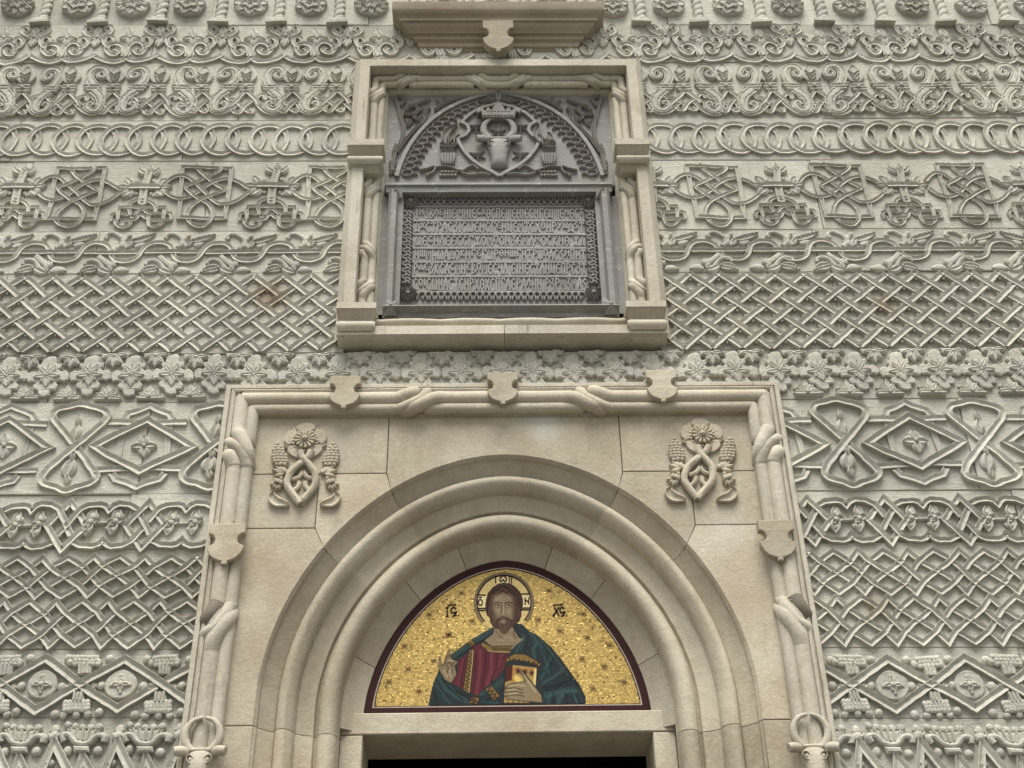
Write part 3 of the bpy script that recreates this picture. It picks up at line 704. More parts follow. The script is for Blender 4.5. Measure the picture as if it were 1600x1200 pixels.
m.plate(Z([(335, 575), (380, 545), (360, 520), (430, 510), (440, 470), (480, 480), (515, 428), (545, 475), (590, 480), (600, 520), (640, 545), (665, 580), (650, 602), (350, 602)]), 0.022, 0, 0.006, 0.01)
for b in ((345, 575), (385, 525), (445, 475), (518, 430), (590, 480), (635, 540), (660, 575)):
    p, q = Z([(495, 585), b]); m.leaf(p, q, 0.016, 0.016, base=0.018, n=6)
p, = Z([(495, 580)]); m.ball(p[0], p[1], 0.04, 0.012); S_([(345, 598), (655, 596)], 0.010, 0.036, PR)
bot_ = proto(m, 'standing_palmette', orgb, 2)
p7 = 64.2/SX(590)
for X in series(org[0], P(1000+745/2.667, 590)[0], p7): B.place(quat, X)
for X in series(orgt[0], P(1000+745/2.667, 590)[0]+p7*0.45, p7): B.place(top_, X)
for X in series(orgb[0], P(1000+858/2.667, 600)[0], p7):
    if abs(X) > 1.5: B.place(bot_, X)
B.done(quat+top_+bot_)

# ---- 8: hourglass loops and diamonds
B = Band(8, 'hourglass_frieze', 'tall course of hourglass loops alternating with large diamonds with a star flower', POX)
Z = zoomer(0, 600, 3.81); p8 = 825/3.81/B.sc
o, = Z([(435, 372)]); org = (o[0], B.zc(o[0])); m = MB(); mbud = MB()
e8 = [(435, 372), (330, 215), (322, 185), (350, 155), (420, 142), (482, 122), (545, 140), (610, 165), (634, 195), (625, 220), (435, 372), (262, 520), (240, 560), (262, 590), (330, 608), (388, 632), (450, 605), (530, 580), (566, 550), (556, 515)]
def arcs(p): return catmull(Z(p), 5)
hg = Z([(435, 372)])+arcs([(345, 240), (318, 195), (345, 152), (415, 135), (482, 120), (552, 134), (620, 158), (638, 195), (610, 235)])+Z([(435, 372)])+arcs([(278, 500), (238, 555), (262, 592), (325, 610), (388, 634), (455, 606), (535, 582), (570, 545), (545, 500)])
hg = resample(hg+[hg[0]], 0.03)[:-1]
obj_list8 = []
hwS, hS = 0.0212, 0.034
flower = lambda mm, c, L, r: [mm.leaf(c, (c[0]+L*math.cos(A), c[1]+L*math.sin(A)), r, 0.032, prof=PL) for A in (0.0, math.pi/2, math.pi, 1.5*math.pi)]
for q, dz in weave([hg], hwS, hS, closed=[True]): m.sweep(q, hwS, hS, PV, dz=dz, closed=True)
hour = proto(m, 'hourglass_loop', org, 2)
bud = []
for spec in ((((430, 330), (470, 225), .034), ((468, 240), (478, 172), .018), ((436, 338), (452, 280), .018)), (((385, 540), (425, 435), .042), ((418, 455), (430, 396), .018), ((395, 580), (402, 522), .020))):
    m = MB()
    for a, b, ww in spec:
        p, q = Z([a, b]); m.leaf(p, q, ww, 0.040)
    bud.append(proto(m, 'bud', org, 2))
m = MB(); o, = Z([(855, 370)]); orgd = (o[0], B.zc(o[0]))
st = [Z([(880, 212), (1140, 370), (822, 528), (572, 375)]),
      Z([(625, 232), (1108, 225)]), Z([(572, 506), (1080, 502)]),
      Z([(745, 215), (728, 300), (712, 420), (690, 520)]), Z([(1020, 210), (1003, 300), (985, 420), (970, 515)])]
m.sweep(resample(st[0]+[st[0][0]], 0.03)[:-1], hwS, hS*1.04, PV, closed=True)
for q in st[1:3]: m.sweep(resample(q, 0.03), hwS*0.95, hS*0.70, PV)
for q in st[3:]: m.sweep(resample(q, 0.03), hwS*0.72, hS*0.46, PV)
for s in ([(742, 212), (760, 180), (820, 158), (888, 128), (950, 155), (1010, 175), (1028, 208)], [(668, 528), (690, 568), (750, 588), (808, 615), (870, 588), (940, 570), (972, 530)]):
    m.sweep(resample(Z(s), 0.02), hwS*0.9, hS*0.66, PV)
dia = proto(m, 'diamond_panel', orgd, 2)
m = MB(); c, = Z([(855, 370)])
for b in ((775, 372), (932, 368), (858, 300), (848, 440)):
    p, = Z([b]); m.leaf(c, p, 0.034, 0.034)
m.ball(c[0], c[1], 0.026, 0.012)
star8 = proto(m, 'star_flower', orgd, 2)
xh = P(1180+540/3.81, 700)[0]
for X in series(org[0], xh, p8): B.place(hour, X); B.place(bud[0], X); B.place(bud[1], X)
for X in series(orgd[0], xh+p8*0.51, p8): B.place(dia, X); B.place(star8, X)
B.done(hour+bud[0]+bud[1]+dia+star8)

# ---- 9: two-lobed cartouches between diamond knots
B = Band(9, 'cartouche_frieze', 'course of two-lobed cartouches tied by small diamond knots', POX)
Z = zoomer(0, 600, 3.81); p9 = 460/3.81/B.sc; hw, h = 0.0175, 0.032
zoff = Z([(630, 840)])[0]; dz9 = zoff[1]-B.zc(zoff[0])
U = [(-0.5, 0.0), (-0.36, 0.17), (-0.27, 0.205), (-0.12, 0.215), (-0.05, 0.20), (0.0, 0.155), (0.05, 0.20), (0.12, 0.225), (0.25, 0.215), (0.36, 0.17)]
for a, b in B.spans():
    xc = zoff[0] if a < 0 else P(1180+1000/3.81, 805)[0]
    strands = []; H = B.h*0.205/0.215
    for par in (0, 1):
        p = []
        for k in range(-20, 21):
            sg = 1 if (k+par) % 2 == 0 else -1
            for u, v in U:
                X = xc+(k+u)*p9; p.append((X, B.zc(X)+dz9+sg*v*2.0*B.h*0.86))
        pp = []
        for q in clip(p, a, b): strands.append(q)
    nst = len(strands)
    dm = []
    for k in range(-20, 21):
        X = xc+(k+0.5)*p9
        if a+0.05 < X < b-0.05: strands.append([(X, B.zc(X)+dz9+B.h*0.42), (X+0.25*p9, B.zc(X)+dz9), (X, B.zc(X)+dz9-B.h*0.42), (X-0.25*p9, B.zc(X)+dz9)])
    res = weave(strands, hw, h, step=0.014, closed=[False]*nst+[True]*(len(strands)-nst), dip=0.36)
    for k, (q, dz) in enumerate(res):
        mm = MB(); mm.sweep(q, hw, h, PV, dz=dz, closed=k >= nst)
        mm.build('cartouche_strap' if k < nst else 'diamond_knot', M_WALL, B.e, (q[0][0], 0, q[0][1]), rough=0.0026, squash=B.rl, wob=0.009)
m = MB(); org = (zoff[0], B.zc(zoff[0]))
for cx in (555, 695):
    for b, ww in (((cx+20, 742), .024), ((cx-34, 905), .024), ((cx-52, 840), .022), ((cx+48, 812), .022)):
        p, q = Z([(cx-3, 825), b]); m.leaf(p, q, ww, 0.034, n=7, prof=PC)
    for b in ((cx+6, 785), (cx-18, 868), (cx+26, 790), (cx-40, 862)):
        p, = Z([b]); m.ball(p[0], p[1], 0.012, 0.019, sq=0.7)
    p, = Z([(cx, 825)]); m.ball(p[0], p[1], 0.022, 0.016)
S_([(570, 830), (690, 828)], 0.009, 0.024, PR)
fl = proto(m, 'flower_pair', org, 2)
for X in series(org[0], P(1180+1000/3.81, 805)[0], p9): B.place(fl, X)
B.done(fl)

# ---- 10: two registers of woven diamonds
B = Band(10, 'diamond_weave_frieze', 'tall course of two registers of woven diamond straps', POX)
p10 = 80.5/B.sc; hw, h = 0.0160, 0.032
zt10 = zline(866, 858, 0.02); zm10 = zline(934, 929, 0.02); zb10 = zline(1013, 1009, 0.02)
for a, b in B.spans():
    xk = P(310/5.333, 930)[0] if a < 0 else P(1260+430/4.706, 930)[0]     # centre of a knot
    for reg in (0, 1):
        zt, zb = (zt10, zm10) if reg == 0 else (zm10, zb10)
        xo = xk if reg == 0 else xk+(0.42*p10)
        strands = []; cl = []
        def W(u, v):                         # u in periods, knot centre at integer u; openings stretched
            f = u-math.floor(u+0.5); g_ = f*(0.52+0.96*abs(f)) ; X = xo+(math.floor(u+0.5)+g_)*p10
            return (X, zb(X)+0.012+(zt(X)-zb(X)-0.024)*v)
        for par in (0, 1):
            p = []
            for k in range(-16, 17):
                v0 = 1 if (k+par) % 2 == 0 else 0
                p += [W(k-0.5, v0), W(k-0.25, 0.75*v0+0.25*(1-v0)), W(k, 0.5), W(k+0.25, 0.25*v0+0.75*(1-v0))]
            for q in clip(p, a, b): strands.append(q); cl.append(False)
        for k in range(-16, 17):
            loop = [W(k, 1), W(k+0.25, 0.75), W(k+0.49, 0.5), W(k+0.25, 0.25), W(k, 0), W(k-0.25, 0.25), W(k-0.49, 0.5), W(k-0.25, 0.75)]
            if min(q[0] for q in loop) > a and max(q[0] for q in loop) < b: strands.append(loop); cl.append(True)
            else:
                for q in clip(loop+[loop[0]], a, b):
                    if polylen(q)[-1] > 0.05: strands.append(q); cl.append(False)
        for k, (q, dz) in enumerate(weave(strands, hw, h, step=0.014, closed=cl, dip=0.36)):
            mm = MB(); mm.sweep(q, hw, h, PV, dz=dz, closed=cl[k])
            mm.build('diamond_loop' if cl[k] else 'zigzag_strap', M_WALL, B.e, (q[0][0], 0, q[0][1]), rough=0.0028, squash=B.rl, wob=0.010)

# ---- 11: diamonds with discs
B = Band(11, 'disc_frieze', 'course of crossing zigzag straps with round discs in each diamond', POX)
Z = zoomer(0, 840, 3.333); p11 = 414/3.333/B.sc; hw, h = 0.0215, 0.034
o, = Z([(210, 762)]); dd = o[1]-B.zc(o[0]); org = (o[0], B.zc(o[0]))
hz = (Z([(238, 602)])[0][1]-Z([(182, 920)])[0][1])/2-hw*1.2
xr = P(1180+702/3.333, 1068)[0]
for a, b in B.spans():
    xc = o[0] if a < 0 else xr; strands = []
    for par in (0, 1):
        p = []
        for k in range(-40, 41):
            X = xc+k*p11/2; p.append((X, B.zc(X)+dd+hz*(1 if ((k+2*par) % 4) in (0,) else (-1 if ((k+2*par) % 4) == 2 else 0))))
        # peaks over one disc, troughs under the next: straps cross between the discs
        p = []
        for k in range(-20, 21):
            X = xc+k*p11; sg = 1 if par == 0 else -1
            p.append((X, B.zc(X)+dd+sg*hz)); p.append((X+p11/2, B.zc(X)+dd))
        if par == 0: up_ = p
        else: dn_ = p
    s1 = []; s2 = []
    for k in range(len(up_)):
        j = k//2
        if k % 2: s1.append(up_[k]); s2.append(up_[k])
        elif j % 2: s1.append(up_[k]); s2.append(dn_[k])
        else: s1.append(dn_[k]); s2.append(up_[k])
    # s1 and s2 are straight through the crossings
    s1 = [q for i, q in enumerate(s1) if i % 2 == 0]; s2 = [q for i, q in enumerate(s2) if i % 2 == 0]
    for q0 in (s1, s2): strands += clip(q0, a, b)
    for q, dz in weave(strands, hw, h, step=0.016, dip=0.34):
        mm = MB(); mm.sweep(q, hw, h, PV, dz=dz); mm.build('zigzag_strap', M_WALL, B.e, (q[0][0], 0, q[0][1]), rough=0.0028, squash=B.rl, wob=0.008)
m = MB(); rd = 79/3.333/B.sc
m.plate([(o[0]+rd*math.cos(k*math.pi/16), o[1]+rd*math.sin(k*math.pi/16)) for k in range(32)], 0.022, 0, 0.006, 0.01)
for b in ((165, 768), (255, 765), (212, 720), (208, 805)):
    p, = Z([b]); m.leaf(o, p, 0.014, 0.02, base=0.018, n=6); m.ball(p[0], p[1], 0.024, 0.010)
m.ball(o[0], o[1], 0.03, 0.015)
disc = proto(m, 'disc', org, 3)
m = MB(); oc, = Z([(425, 762)]); orgc = (oc[0], B.zc(oc[0])); rng = random.Random(4)
m.plate(Z([(400, 720), (405, 665), (375, 655), (370, 620), (520, 612), (515, 650), (480, 660), (465, 715)]), 0.028, 0, 0.008, 0.01)
for r_ in range(3):
    for k in range(6):
        p, = Z([(385+22*k+rng.uniform(-4, 4)+4*r_, 628+17*r_)]); m.ball(p[0], p[1], 0.018, 0.017, n=7, m=4)
for k in range(3):
    S_([(412+20*k, 660), (408+20*k, 715)], 0.010, 0.038, PR)
for c_ in ((365, 650), (505, 650)):
    p, = Z([c_]); m.ball(p[0], p[1], 0.01, 0.022)
capt = proto(m, 'capital', orgc, 3); m = MB()
m.plate(Z([(385, 800), (440, 795), (445, 845), (470, 850), (468, 905), (335, 905), (330, 855), (372, 845)]), 0.028, 0, 0.008, 0.01)
for k in range(3): S_([(390+20*k, 800), (386+20*k, 850)], 0.010, 0.040, PR)
for r_ in range(3):
    for k in range(7):
        p, = Z([(340+20*k, 858+17*r_)]); m.ball(p[0], p[1], 0.018, 0.016, n=7, m=4, rz=0.02)
for c_ in ((330, 918), (400, 918), (460, 915)):
    p, = Z([c_]); m.ball(p[0], p[1], 0.008, 0.021)
base_ = proto(m, 'tasselled_base', orgc, 3)
for c_ in ((145, 628), (336, 626), (92, 910), (276, 908), (105, 767), (318, 762)):
    m = MB(); p, = Z([c_]); m.ball(p[0], p[1], 0.006, 0.0225, n=10, m=6)
    kn = proto(m, 'knob', (p[0], B.zc(p[0])), 1); dxk = p[0]-org[0]
    for X in series(org[0], xr, p11): B.place(kn, X+dxk)
    B.done(kn)
leafl = []
for a, b in (((80, 755), (50, 790)), ((340, 755), (370, 780))):
    m = MB(); p, q = Z([a, b]); m.leaf(p, q, 0.018, 0.03); kn = proto(m, 'leaflet', (p[0], B.zc(p[0])), 1)
    for X in series(org[0], xr, p11): B.place(kn, X+p[0]-org[0])
    leafl += kn
for X in series(org[0], xr, p11): B.place(disc, X)
for X in series(orgc[0], xr+p11*0.52, p11): B.place(capt, X); B.place(base_, X)
B.done(disc+capt+base_+leafl)

# ---- 12: zigzag arches with bowls
B = Band(12, 'chevron_frieze', 'lowest visible course of steep chevrons topped by scroll-ended bowls', POX)
Z = zoomer(0, 840, 3.333); p12 = 322/3.333/SX(1170); hw, h = 0.023, 0.034
o, = Z([(108, 1100)]); org = (o[0], B.zc(o[0])); m = MB()
m.plate(Z([(65, 1086), (150, 1084), (148, 1115), (68, 1120)]), 0.045, 0, 0.009, 0.01)
bow = [(15, 1062), (8, 1035), (40, 1030), (75, 1062), (112, 1072), (150, 1060), (190, 1025), (225, 1028), (222, 1058)]
S_(bow, 0.018, 0.042, PR)
m.plate(Z([(40, 1030), (75, 1062), (112, 1072), (150, 1060), (190, 1025), (205, 990), (120, 1000), (20, 995)]), 0.022, 0, 0.008, 0.01)
for k in range(5): S_([(48+34*k, 992), (66+24*k, 1050)], 0.009, 0.034, PR)
kn12 = []
for c_ in ((28, 1105), (186, 1112)):
    m2 = MB(); p, = Z([c_]); m2.ball(p[0], p[1], 0.006, 0.024, n=10, m=6); kn12.append((proto(m2, 'knob', (p[0], B.zc(p[0])), 1), p[0]-org[0]))
for k in range(-2, 3):
    p, = Z([(112+42*k, 985-5*abs(k))]); m.ball(p[0], p[1], 0.004, 0.02, n=7, m=4)
m2 = MB(); m2.sweep(Z([(20, 1400), (112, 1140), (205, 1400)]), hw, h, PV); small = proto(m2, 'small_chevron', org, 2)
bowl = proto(m, 'scroll_bowl', org, 2)
m = MB(); o2, = Z([(285, 1100)]); org2 = (o2[0], B.zc(o2[0]))
m.sweep(Z([(135, 1400), (283, 1062), (430, 1400)]), hw, h, PV)
m.ball(*Z([(290, 990)])[0], 0.008, 0.022, rz=0.03); m.ball(*Z([(284, 1025)])[0], 0.008, 0.03)
for a, b in (((285, 1030), (258, 1000)), ((290, 1030), (320, 1000)), ((262, 1150), (250, 1195))):
    p, q = Z([a, b]); m.leaf(p, q, 0.02, 0.03)
chev = proto(m, 'chevron', org2, 2)
xr = P(1180+710/3.333, 1165)[0]
for X in series(org[0], xr, p12): B.place(bowl, X); B.place(small, X)
for kn, dxk in kn12:
    for X in series(org[0], xr, p12): B.place(kn, X+dxk)
    B.done(kn)
for X in series(org2[0], xr+p12*0.5, p12): B.place(chev, X)
B.done(bowl+chev+small)

# ================================================================== PORTAL
portal = thing('portal_surround', 'large limestone portal with pointed moulded arch, twisted roll frame, shields and bull heads', 'portal')
PX, PZ0, PZ1 = 1.532, 0.0, zline(601, 592, 0.06)(0)         # outer half width, foot, top
A_, B_, ZC, NEXP = 1.205, 1.362, 4.0, 1.88                 # the slightly pointed arch line
def arch_pts(n=46):
    """from the left springing over the crown to the right springing"""
    out = []
    for i in range(n+1):
        t = math.pi/2*i/n; x = A_*math.cos(t)**(2/NEXP); z = B_*math.sin(t)**(2/NEXP); out.append((x, ZC+z))
    left = [(-x, z) for x, z in out]
    # even spacing
    L = polylen(left); T = [L[-1]*k/n for k in range(n+1)]; res = []; j = 0
    for s0 in T:
        while j < len(L)-2 and L[j+1] < s0: j += 1
        f = (s0-L[j])/max(L[j+1]-L[j], 1e-9); res.append((left[j][0]+(left[j+1][0]-left[j][0])*f, left[j][1]+(left[j+1][1]-left[j][1])*f))
    return res+[(-x, z) for x, z in res[-2::-1]]
ARC = arch_pts()
def offset(path, o):
    out = []
    for i in range(len(path)):
        a = path[max(i-1, 0)]; c = path[min(i+1, len(path)-1)]; dx, dz = c[0]-a[0], c[1]-a[1]; L = math.hypot(dx, dz)
        out.append((path[i][0]+dz/L*o, path[i][1]-dx/L*o))
    return out
PANEL = 0.005
# moulding profile: (inward offset, d)
def arc_prof(cx, cd, r, a0, a1, n): return [(cx+r*math.cos(R(a0+(a1-a0)*k/n)), cd+r*math.sin(R(a0+(a1-a0)*k/n))) for k in range(n+1)]
MD = -0.290                                    # plane of the mosaic
PROF = [(0.0, PANEL-0.004), (0.012, PANEL-0.016), (0.016, PANEL-0.030), (0.055, -0.055), (0.088, -0.072), (0.092, -0.060)]
PROF += arc_prof(0.128, -0.070, 0.036, 180, 60, 6)+[(0.170, -0.055), (0.182, -0.072), (0.186, -0.095)]
PROF += [(0.198, -0.098), (0.230, -0.115), (0.268, -0.122), (0.276, -0.140), (0.286, -0.132)]
PROF += arc_prof(0.335, -0.142, 0.050, 175, 5, 9)+[(0.388, -0.158), (0.392, -0.172)]
PROF = [(o*0.985, d if d > -0.02 else -0.02+(d+0.02)*1.22) for o, d in PROF]
RO, RDp = PROF[-1]
# voussoir joints along the arch: jamb foot, springing, two radial joints, crown stone
jx = [ARC[0]]
def nearest(x): return min(range(len(ARC)//2+1), key=lambda i: abs(ARC[i][0]-x))
i1, i2 = nearest(-0.925), nearest(-0.605); n_ = len(ARC)-1
SPR = 3.868
full = [(-A_, 0.0), (-A_, SPR-0.0015)]
def mould(path, name='voussoir'):
    m = MB(); cols = []
    pts = resample(path, 0.10) if len(path) == 2 else path
    N = len(pts); V = []
    for i in range(N):
        a = pts[max(i-1, 0)]; c = pts[min(i+1, N-1)]; dx, dz = c[0]-a[0], c[1]-a[1]; L = math.hypot(dx, dz)
        nx, nz = dz/L, -dx/L
        for o, d in PROF: V.append((pts[i][0]+nx*o, -d, pts[i][1]+nz*o))
    k = len(PROF)
    Fc = [(i*k+q, i*k+q+1, (i+1)*k+q+1, (i+1)*k+q) for i in range(N-1) for q in range(k-1)]
    # closed ends, a hand deep
    for e, rev in ((0, False), (N-1, True)):
        base = len(V)
        for q in range(k):
            x, y, z = V[e*k+q]; V.append((x, y+0.05, z))
        for q in range(k-1):
            f = (e*k+q, base+q, base+q+1, e*k+q+1); Fc.append(f[::-1] if rev else f)
    m.add(V, Fc); return m.build(name, M_PORT, portal, (pts[N//2][0], 0, pts[N//2][1]), rough=0.0012, smooth=30)
def cut(i, j):
    """stretch of arch between stations i and j less a thin joint at each end"""
    p = ARC[i:j+1]; g_ = 0.0022
    def trim(a, b): L = math.hypot(b[0]-a[0], b[1]-a[1]); return (a[0]+(b[0]-a[0])*g_/L, a[1]+(b[1]-a[1])*g_/L)
    return [trim(p[0], p[1])]+p[1:-1]+[trim(p[-1], p[-2])]
mould([(-A_, 0.0), (-A_, SPR-0.0018)], 'jamb_stone'); mould([(A_, SPR-0.0018), (A_, 0.0)], 'jamb_stone')
first = [(-A_, SPR+0.0018)]+cut(0, i1); mould(first)
mould(cut(i1, i2)); mould(cut(i2, n_-i2)); mould(cut(n_-i2, n_-i1)); mould(cut(n_-i1, n_)+[(A_, SPR+0.0018)])
# ring between the mouldings and the mosaic, in stones of its own
m = MB(); inner = offset(ARC, RO-0.002); moz = offset(ARC, 0.487)
ring_j = [0, nearest(-1.13), nearest(-0.80), nearest(-0.42)]; ring_j = ring_j+[n_-k for k in ring_j[::-1]]
for a, b in zip(ring_j, ring_j[1:]):
    pin, pout = inner[a:b+1], moz[a:b+1]; m = MB(); V = []
    if a == 0: pin = [(pin[0][0], 3.93)]+pin; pout = [(pout[0][0], 3.93)]+pout
    if b == n_: pin = pin+[(pin[-1][0], 3.93)]; pout = pout+[(pout[-1][0], 3.93)]
    g_ = 0.0018
    for i, (p, q) in enumerate(zip(pin, pout)):
        s0 = 0.0
        if i in (0, len(pin)-1):
            nb = pin[1] if i == 0 else pin[-2]; L = math.hypot(nb[0]-p[0], nb[1]-p[1]); dx, dz = (nb[0]-p[0])/L*g_, (nb[1]-p[1])/L*g_
            p = (p[0]+dx, p[1]+dz); q = (q[0]+dx, q[1]+dz)
        V += [(p[0], -RDp+0.04, p[1]), (p[0], -RDp, p[1]), (q[0], -MD-0.012, q[1]), (q[0], -MD+0.03, q[1])]
    Fc = [(4*i+k, 4*i+k+1, 4*i+5+k, 4*i+4+k) for i in range(len(pin)-1) for k in range(3)]
    Fc += [(0, 1, 2, 3), tuple(4*(len(pin)-1)+k for k in (3, 2, 1, 0))]
    m.add(V, Fc); m.build('arch_ring_stone', M_PORT, portal, (pin[0][0], 0, pin[0][1]), rough=0.001)
m = MB(); m.box(-1.2, 1.2, -0.36, MD-0.012, 3.97, 5.45); m.build('mortar_bed', M_JOINT, portal, rough=0)
# lintel and door jambs
LD = -0.245
DX, DZ = (P(1020, 1144, LD)[0]-P(566, 1146, LD)[0])/2, P(793, 1145, LD)[1]
moz_z0 = P(792, 1114, MD+0.02)[1]
JX = A_-RO+0.006
m = MB(); m.plate([(-JX, DZ), (JX, DZ), (JX, moz_z0-0.002), (-JX, moz_z0-0.002)], 0.36, LD-0.36, 0.005, 0)
m.build('door_lintel', M_PORT, portal, (0, 0, DZ), rough=0.0012)
for sg in (-1, 1):
    x0, x1 = sorted((sg*DX, sg*JX))
    m = MB(); m.plate([(x0, 0), (x1, 0), (x1, DZ-0.003), (x0, DZ-0.003)], 0.36, LD-0.361, 0.006, 0)
    m.build('door_jamb', M_PORT, portal, (sg*DX, 0, 0), rough=0.0012)
    m = MB(); m.box(min(sg*0.75, sg*1.3), max(sg*0.75, sg*1.3), -0.8, -0.262, 0, 3.99); m.build('jamb_core', M_PORT, portal, rough=0)
# flat panel stones round the arch
FI = PX-0.196                                  # inner edge of the roll frame
xj1, zj1 = abs(P(492, 827)[0]), (P(492, 827)[1]+P(1084, 820)[1])/2
zj2 = (P(480, 740)[1]+P(1090, 738)[1])/2; xj2 = (abs(P(606, 700)[0])+P(970, 700)[0])/2
ztop = PZ1-0.10
gq = 0.0018
def arcseg(i, j): return ARC[i:j+1]
def stone_panel(poly, nm='panel_stone'):
    m = MB(); m.plate(poly, 0.12, PANEL-0.12, 0.0035, 0); c = (sum(p[0] for p in poly)/len(poly), 0, sum(p[1] for p in poly)/len(poly))
    return m.build(nm, M_PORT, portal, c, rough=0.001)
for sg in (-1, 1):
    F_ = (lambda pl: pl) if sg < 0 else (lambda pl: [(-x, z) for x, z in pl])
    stone_panel(F_([(-FI-0.05, 0), (-A_-0.001, 0), (-A_-0.001, SPR-gq), (-FI-0.05, SPR-gq)]))
    stone_panel(F_([(-FI-0.05, SPR+gq), (-A_-0.001, SPR+gq)]+arcseg(0, i1)+[(-xj1-gq, zj1-gq), (-FI-0.05, zj1-gq)]))
    stone_panel(F_([(-FI-0.05, zj1+gq), (-xj1-gq, zj1+gq), (-xj1-gq, zj2-gq), (-FI-0.05, zj2-gq)]))
    stone_panel(F_([(-xj1+gq, zj1-0.002), (-xj1+gq, zj2-gq), (-xj2-gq, zj2-gq)]+arcseg(i1, i2)[::-1]))
    stone_panel(F_([(-FI-0.05, zj2+gq), (-xj2-gq, zj2+gq), (-xj2-gq, ztop), (-FI-0.05, ztop)]))
stone_panel([(-xj2+gq, ztop), (-xj2+gq, zj2)]+arcseg(i2, n_-i2)+[(xj2-gq, zj2), (xj2-gq, ztop)])
m = MB(); m.box(-1.5, -1.22, -0.13, -0.05, 0, PZ1-0.05); m.box(1.22, 1.5, -0.13, -0.05, 0, PZ1-0.05)
m.build('panel_bedding', M_JOINT, portal, rough=0)
# the frame: fillet and rib around, then two rolls that twist about each other
path = [(-PX, 0.0), (-PX, PZ1), (PX, PZ1), (PX, 0.0)]
frp = [(0, -0.12), (0, 0.048), (0.005, 0.053), (0.026, 0.053), (0.030, 0.040), (0.034, 0.052), (0.044, 0.062), (0.056, 0.056), (0.062, 0.025), (0.125, 0.018), (0.190, 0.014), (0.194, 0.0), (0.196, -0.10)]
def ring_sweep(path, prof, name, mat, parent, rough=0.0015, splits=()):
    m = MB(); V = []; N = len(path); k = len(prof)
    for i in range(N):
        a = path[max(i-1, 0)]; b = path[i]; c = path[min(i+1, N-1)]
        d1 = (b[0]-a[0], b[1]-a[1]); d2 = (c[0]-b[0], c[1]-b[1])
        if i == 0: d1 = d2
        if i == N-1: d2 = d1
        l1, l2 = math.hypot(*d1), math.hypot(*d2); n1 = (d1[1]/l1, -d1[0]/l1); n2 = (d2[1]/l2, -d2[0]/l2)
        nx, nz = n1[0]+n2[0], n1[1]+n2[1]; L = math.hypot(nx, nz); nx /= L; nz /= L; kk = 1/(nx*n1[0]+nz*n1[1])
        for o, d in prof: V.append((b[0]+nx*kk*o, -d, b[1]+nz*kk*o))
    m.add(V, [(i*k+q, i*k+q+1, (i+1)*k+q+1, (i+1)*k+q) for i in range(N-1) for q in range(k-1)])
    return m.build(name, mat, parent, (0, 0, path[0][1]), rough=rough, smooth=30)
pr_ = resample(path, 0.04)
ring_sweep(pr_, frp, 'frame_fillet', M_FRAME, portal)
def roll_runs(L, knots, oA, oB, oO, dA, k=1.0):
    """centre lines (s along, o offset, d) of the rolls on one side of a frame; knots = [(s, direction)]"""
    runs = []; sA = 0.0; A = [(0.0, oA, dA)]; Bq = [(0.0, oB, dA-0.006)]
    for s, dr in knots:
        if dr > 0:
            A += [(s-0.10*k, oA, dA), (s-0.04*k, oA+0.15*(oB-oA), dA+0.012), (s+0.04*k, oA+0.75*(oB-oA), dA+0.014), (s+0.09*k, oB, dA), (s+0.13*k, oB, dA-0.035)]; runs.append(('A', A))
            Bq += [(s-0.05*k, oB, dA-0.006), (s+0.0*k, oB, dA-0.02)]; runs.append(('B', Bq))
            Bq = [(s-0.03*k, oO, dA-0.035), (s+0.0*k, oO+0.006, dA), (s+0.035*k, oA+0.2*(oB-oA), dA+0.018), (s+0.09*k, oA+0.75*(oB-oA), dA+0.016), (s+0.15*k, oB, dA), (s+0.22*k, oB, dA-0.006)]
            A = [(s+0.075*k, oO-0.004, dA-0.03), (s+0.085*k, oO+0.014, dA+0.004), (s+0.105*k, oA-0.02, dA+0.012), (s+0.15*k, oA, dA+0.004), (s+0.22*k, oA, dA)]
        else:
            A += [(s-0.22*k, oA, dA), (s-0.15*k, oA, dA+0.004), (s-0.105*k, oA-0.02, dA+0.010), (s-0.075*k, oO+0.004, dA-0.004), (s-0.06*k, oO-0.006, dA-0.035)]; runs.append(('A', A[:-3])); runs.append(('T', [(s-0.16*k, oA, dA+0.003)]+A[-3:]))
            Bq += [(s-0.22*k, oB, dA-0.006), (s-0.15*k, oB, dA), (s-0.09*k, oA+0.75*(oB-oA), dA+0.016), (s-0.03*k, oA+0.2*(oB-oA), dA+0.018), (s+0.0*k, oO+0.006, dA), (s+0.03*k, oO, dA-0.035)]; runs.append(('B', Bq))
            A = [(s-0.13*k, oB, dA-0.035), (s-0.09*k, oB, dA), (s-0.04*k, oA+0.75*(oB-oA), dA+0.014), (s+0.04*k, oA+0.15*(oB-oA), dA+0.012), (s+0.10*k, oA, dA), (s+0.16*k, oA, dA)]
            Bq = [(s+0.0*k, oB, dA-0.02), (s+0.05*k, oB, dA-0.006)]
    A.append((L, oA, dA)); Bq.append((L, oB, dA-0.006)); runs += [('A', A), ('B', Bq)]
    return runs
def smooth3(p, n=6):
    q = []
    for a in catmull(p, n): q.append(a)
    out = [q[0]]
    for a, b in zip(q, q[1:]):
        L = math.dist(a, b); k = max(1, int(L/0.05))
        for i in range(1, k+1): out.append(tuple(a[j]+(b[j]-a[j])*i/k for j in range(3)))
    return out
def lay_rolls(runs, mapf, rA, rB, name, mat, parent, n=14, patch=False):
    for kind, p in runs:
        q = [mapf(*a) for a in smooth3(p)]; m = MB(); r = rB if kind == 'B' else rA
        m.tube(q, r, n); m.build('mortar_repair' if kind == 'T' and patch else name, M_PATCH if kind == 'T' and patch else mat, parent, (q[len(q)//2][0], 0, q[len(q)//2][1]), rough=0.0014, smooth=40)
oA, oB, oO = 0.097, 0.160, 0.052
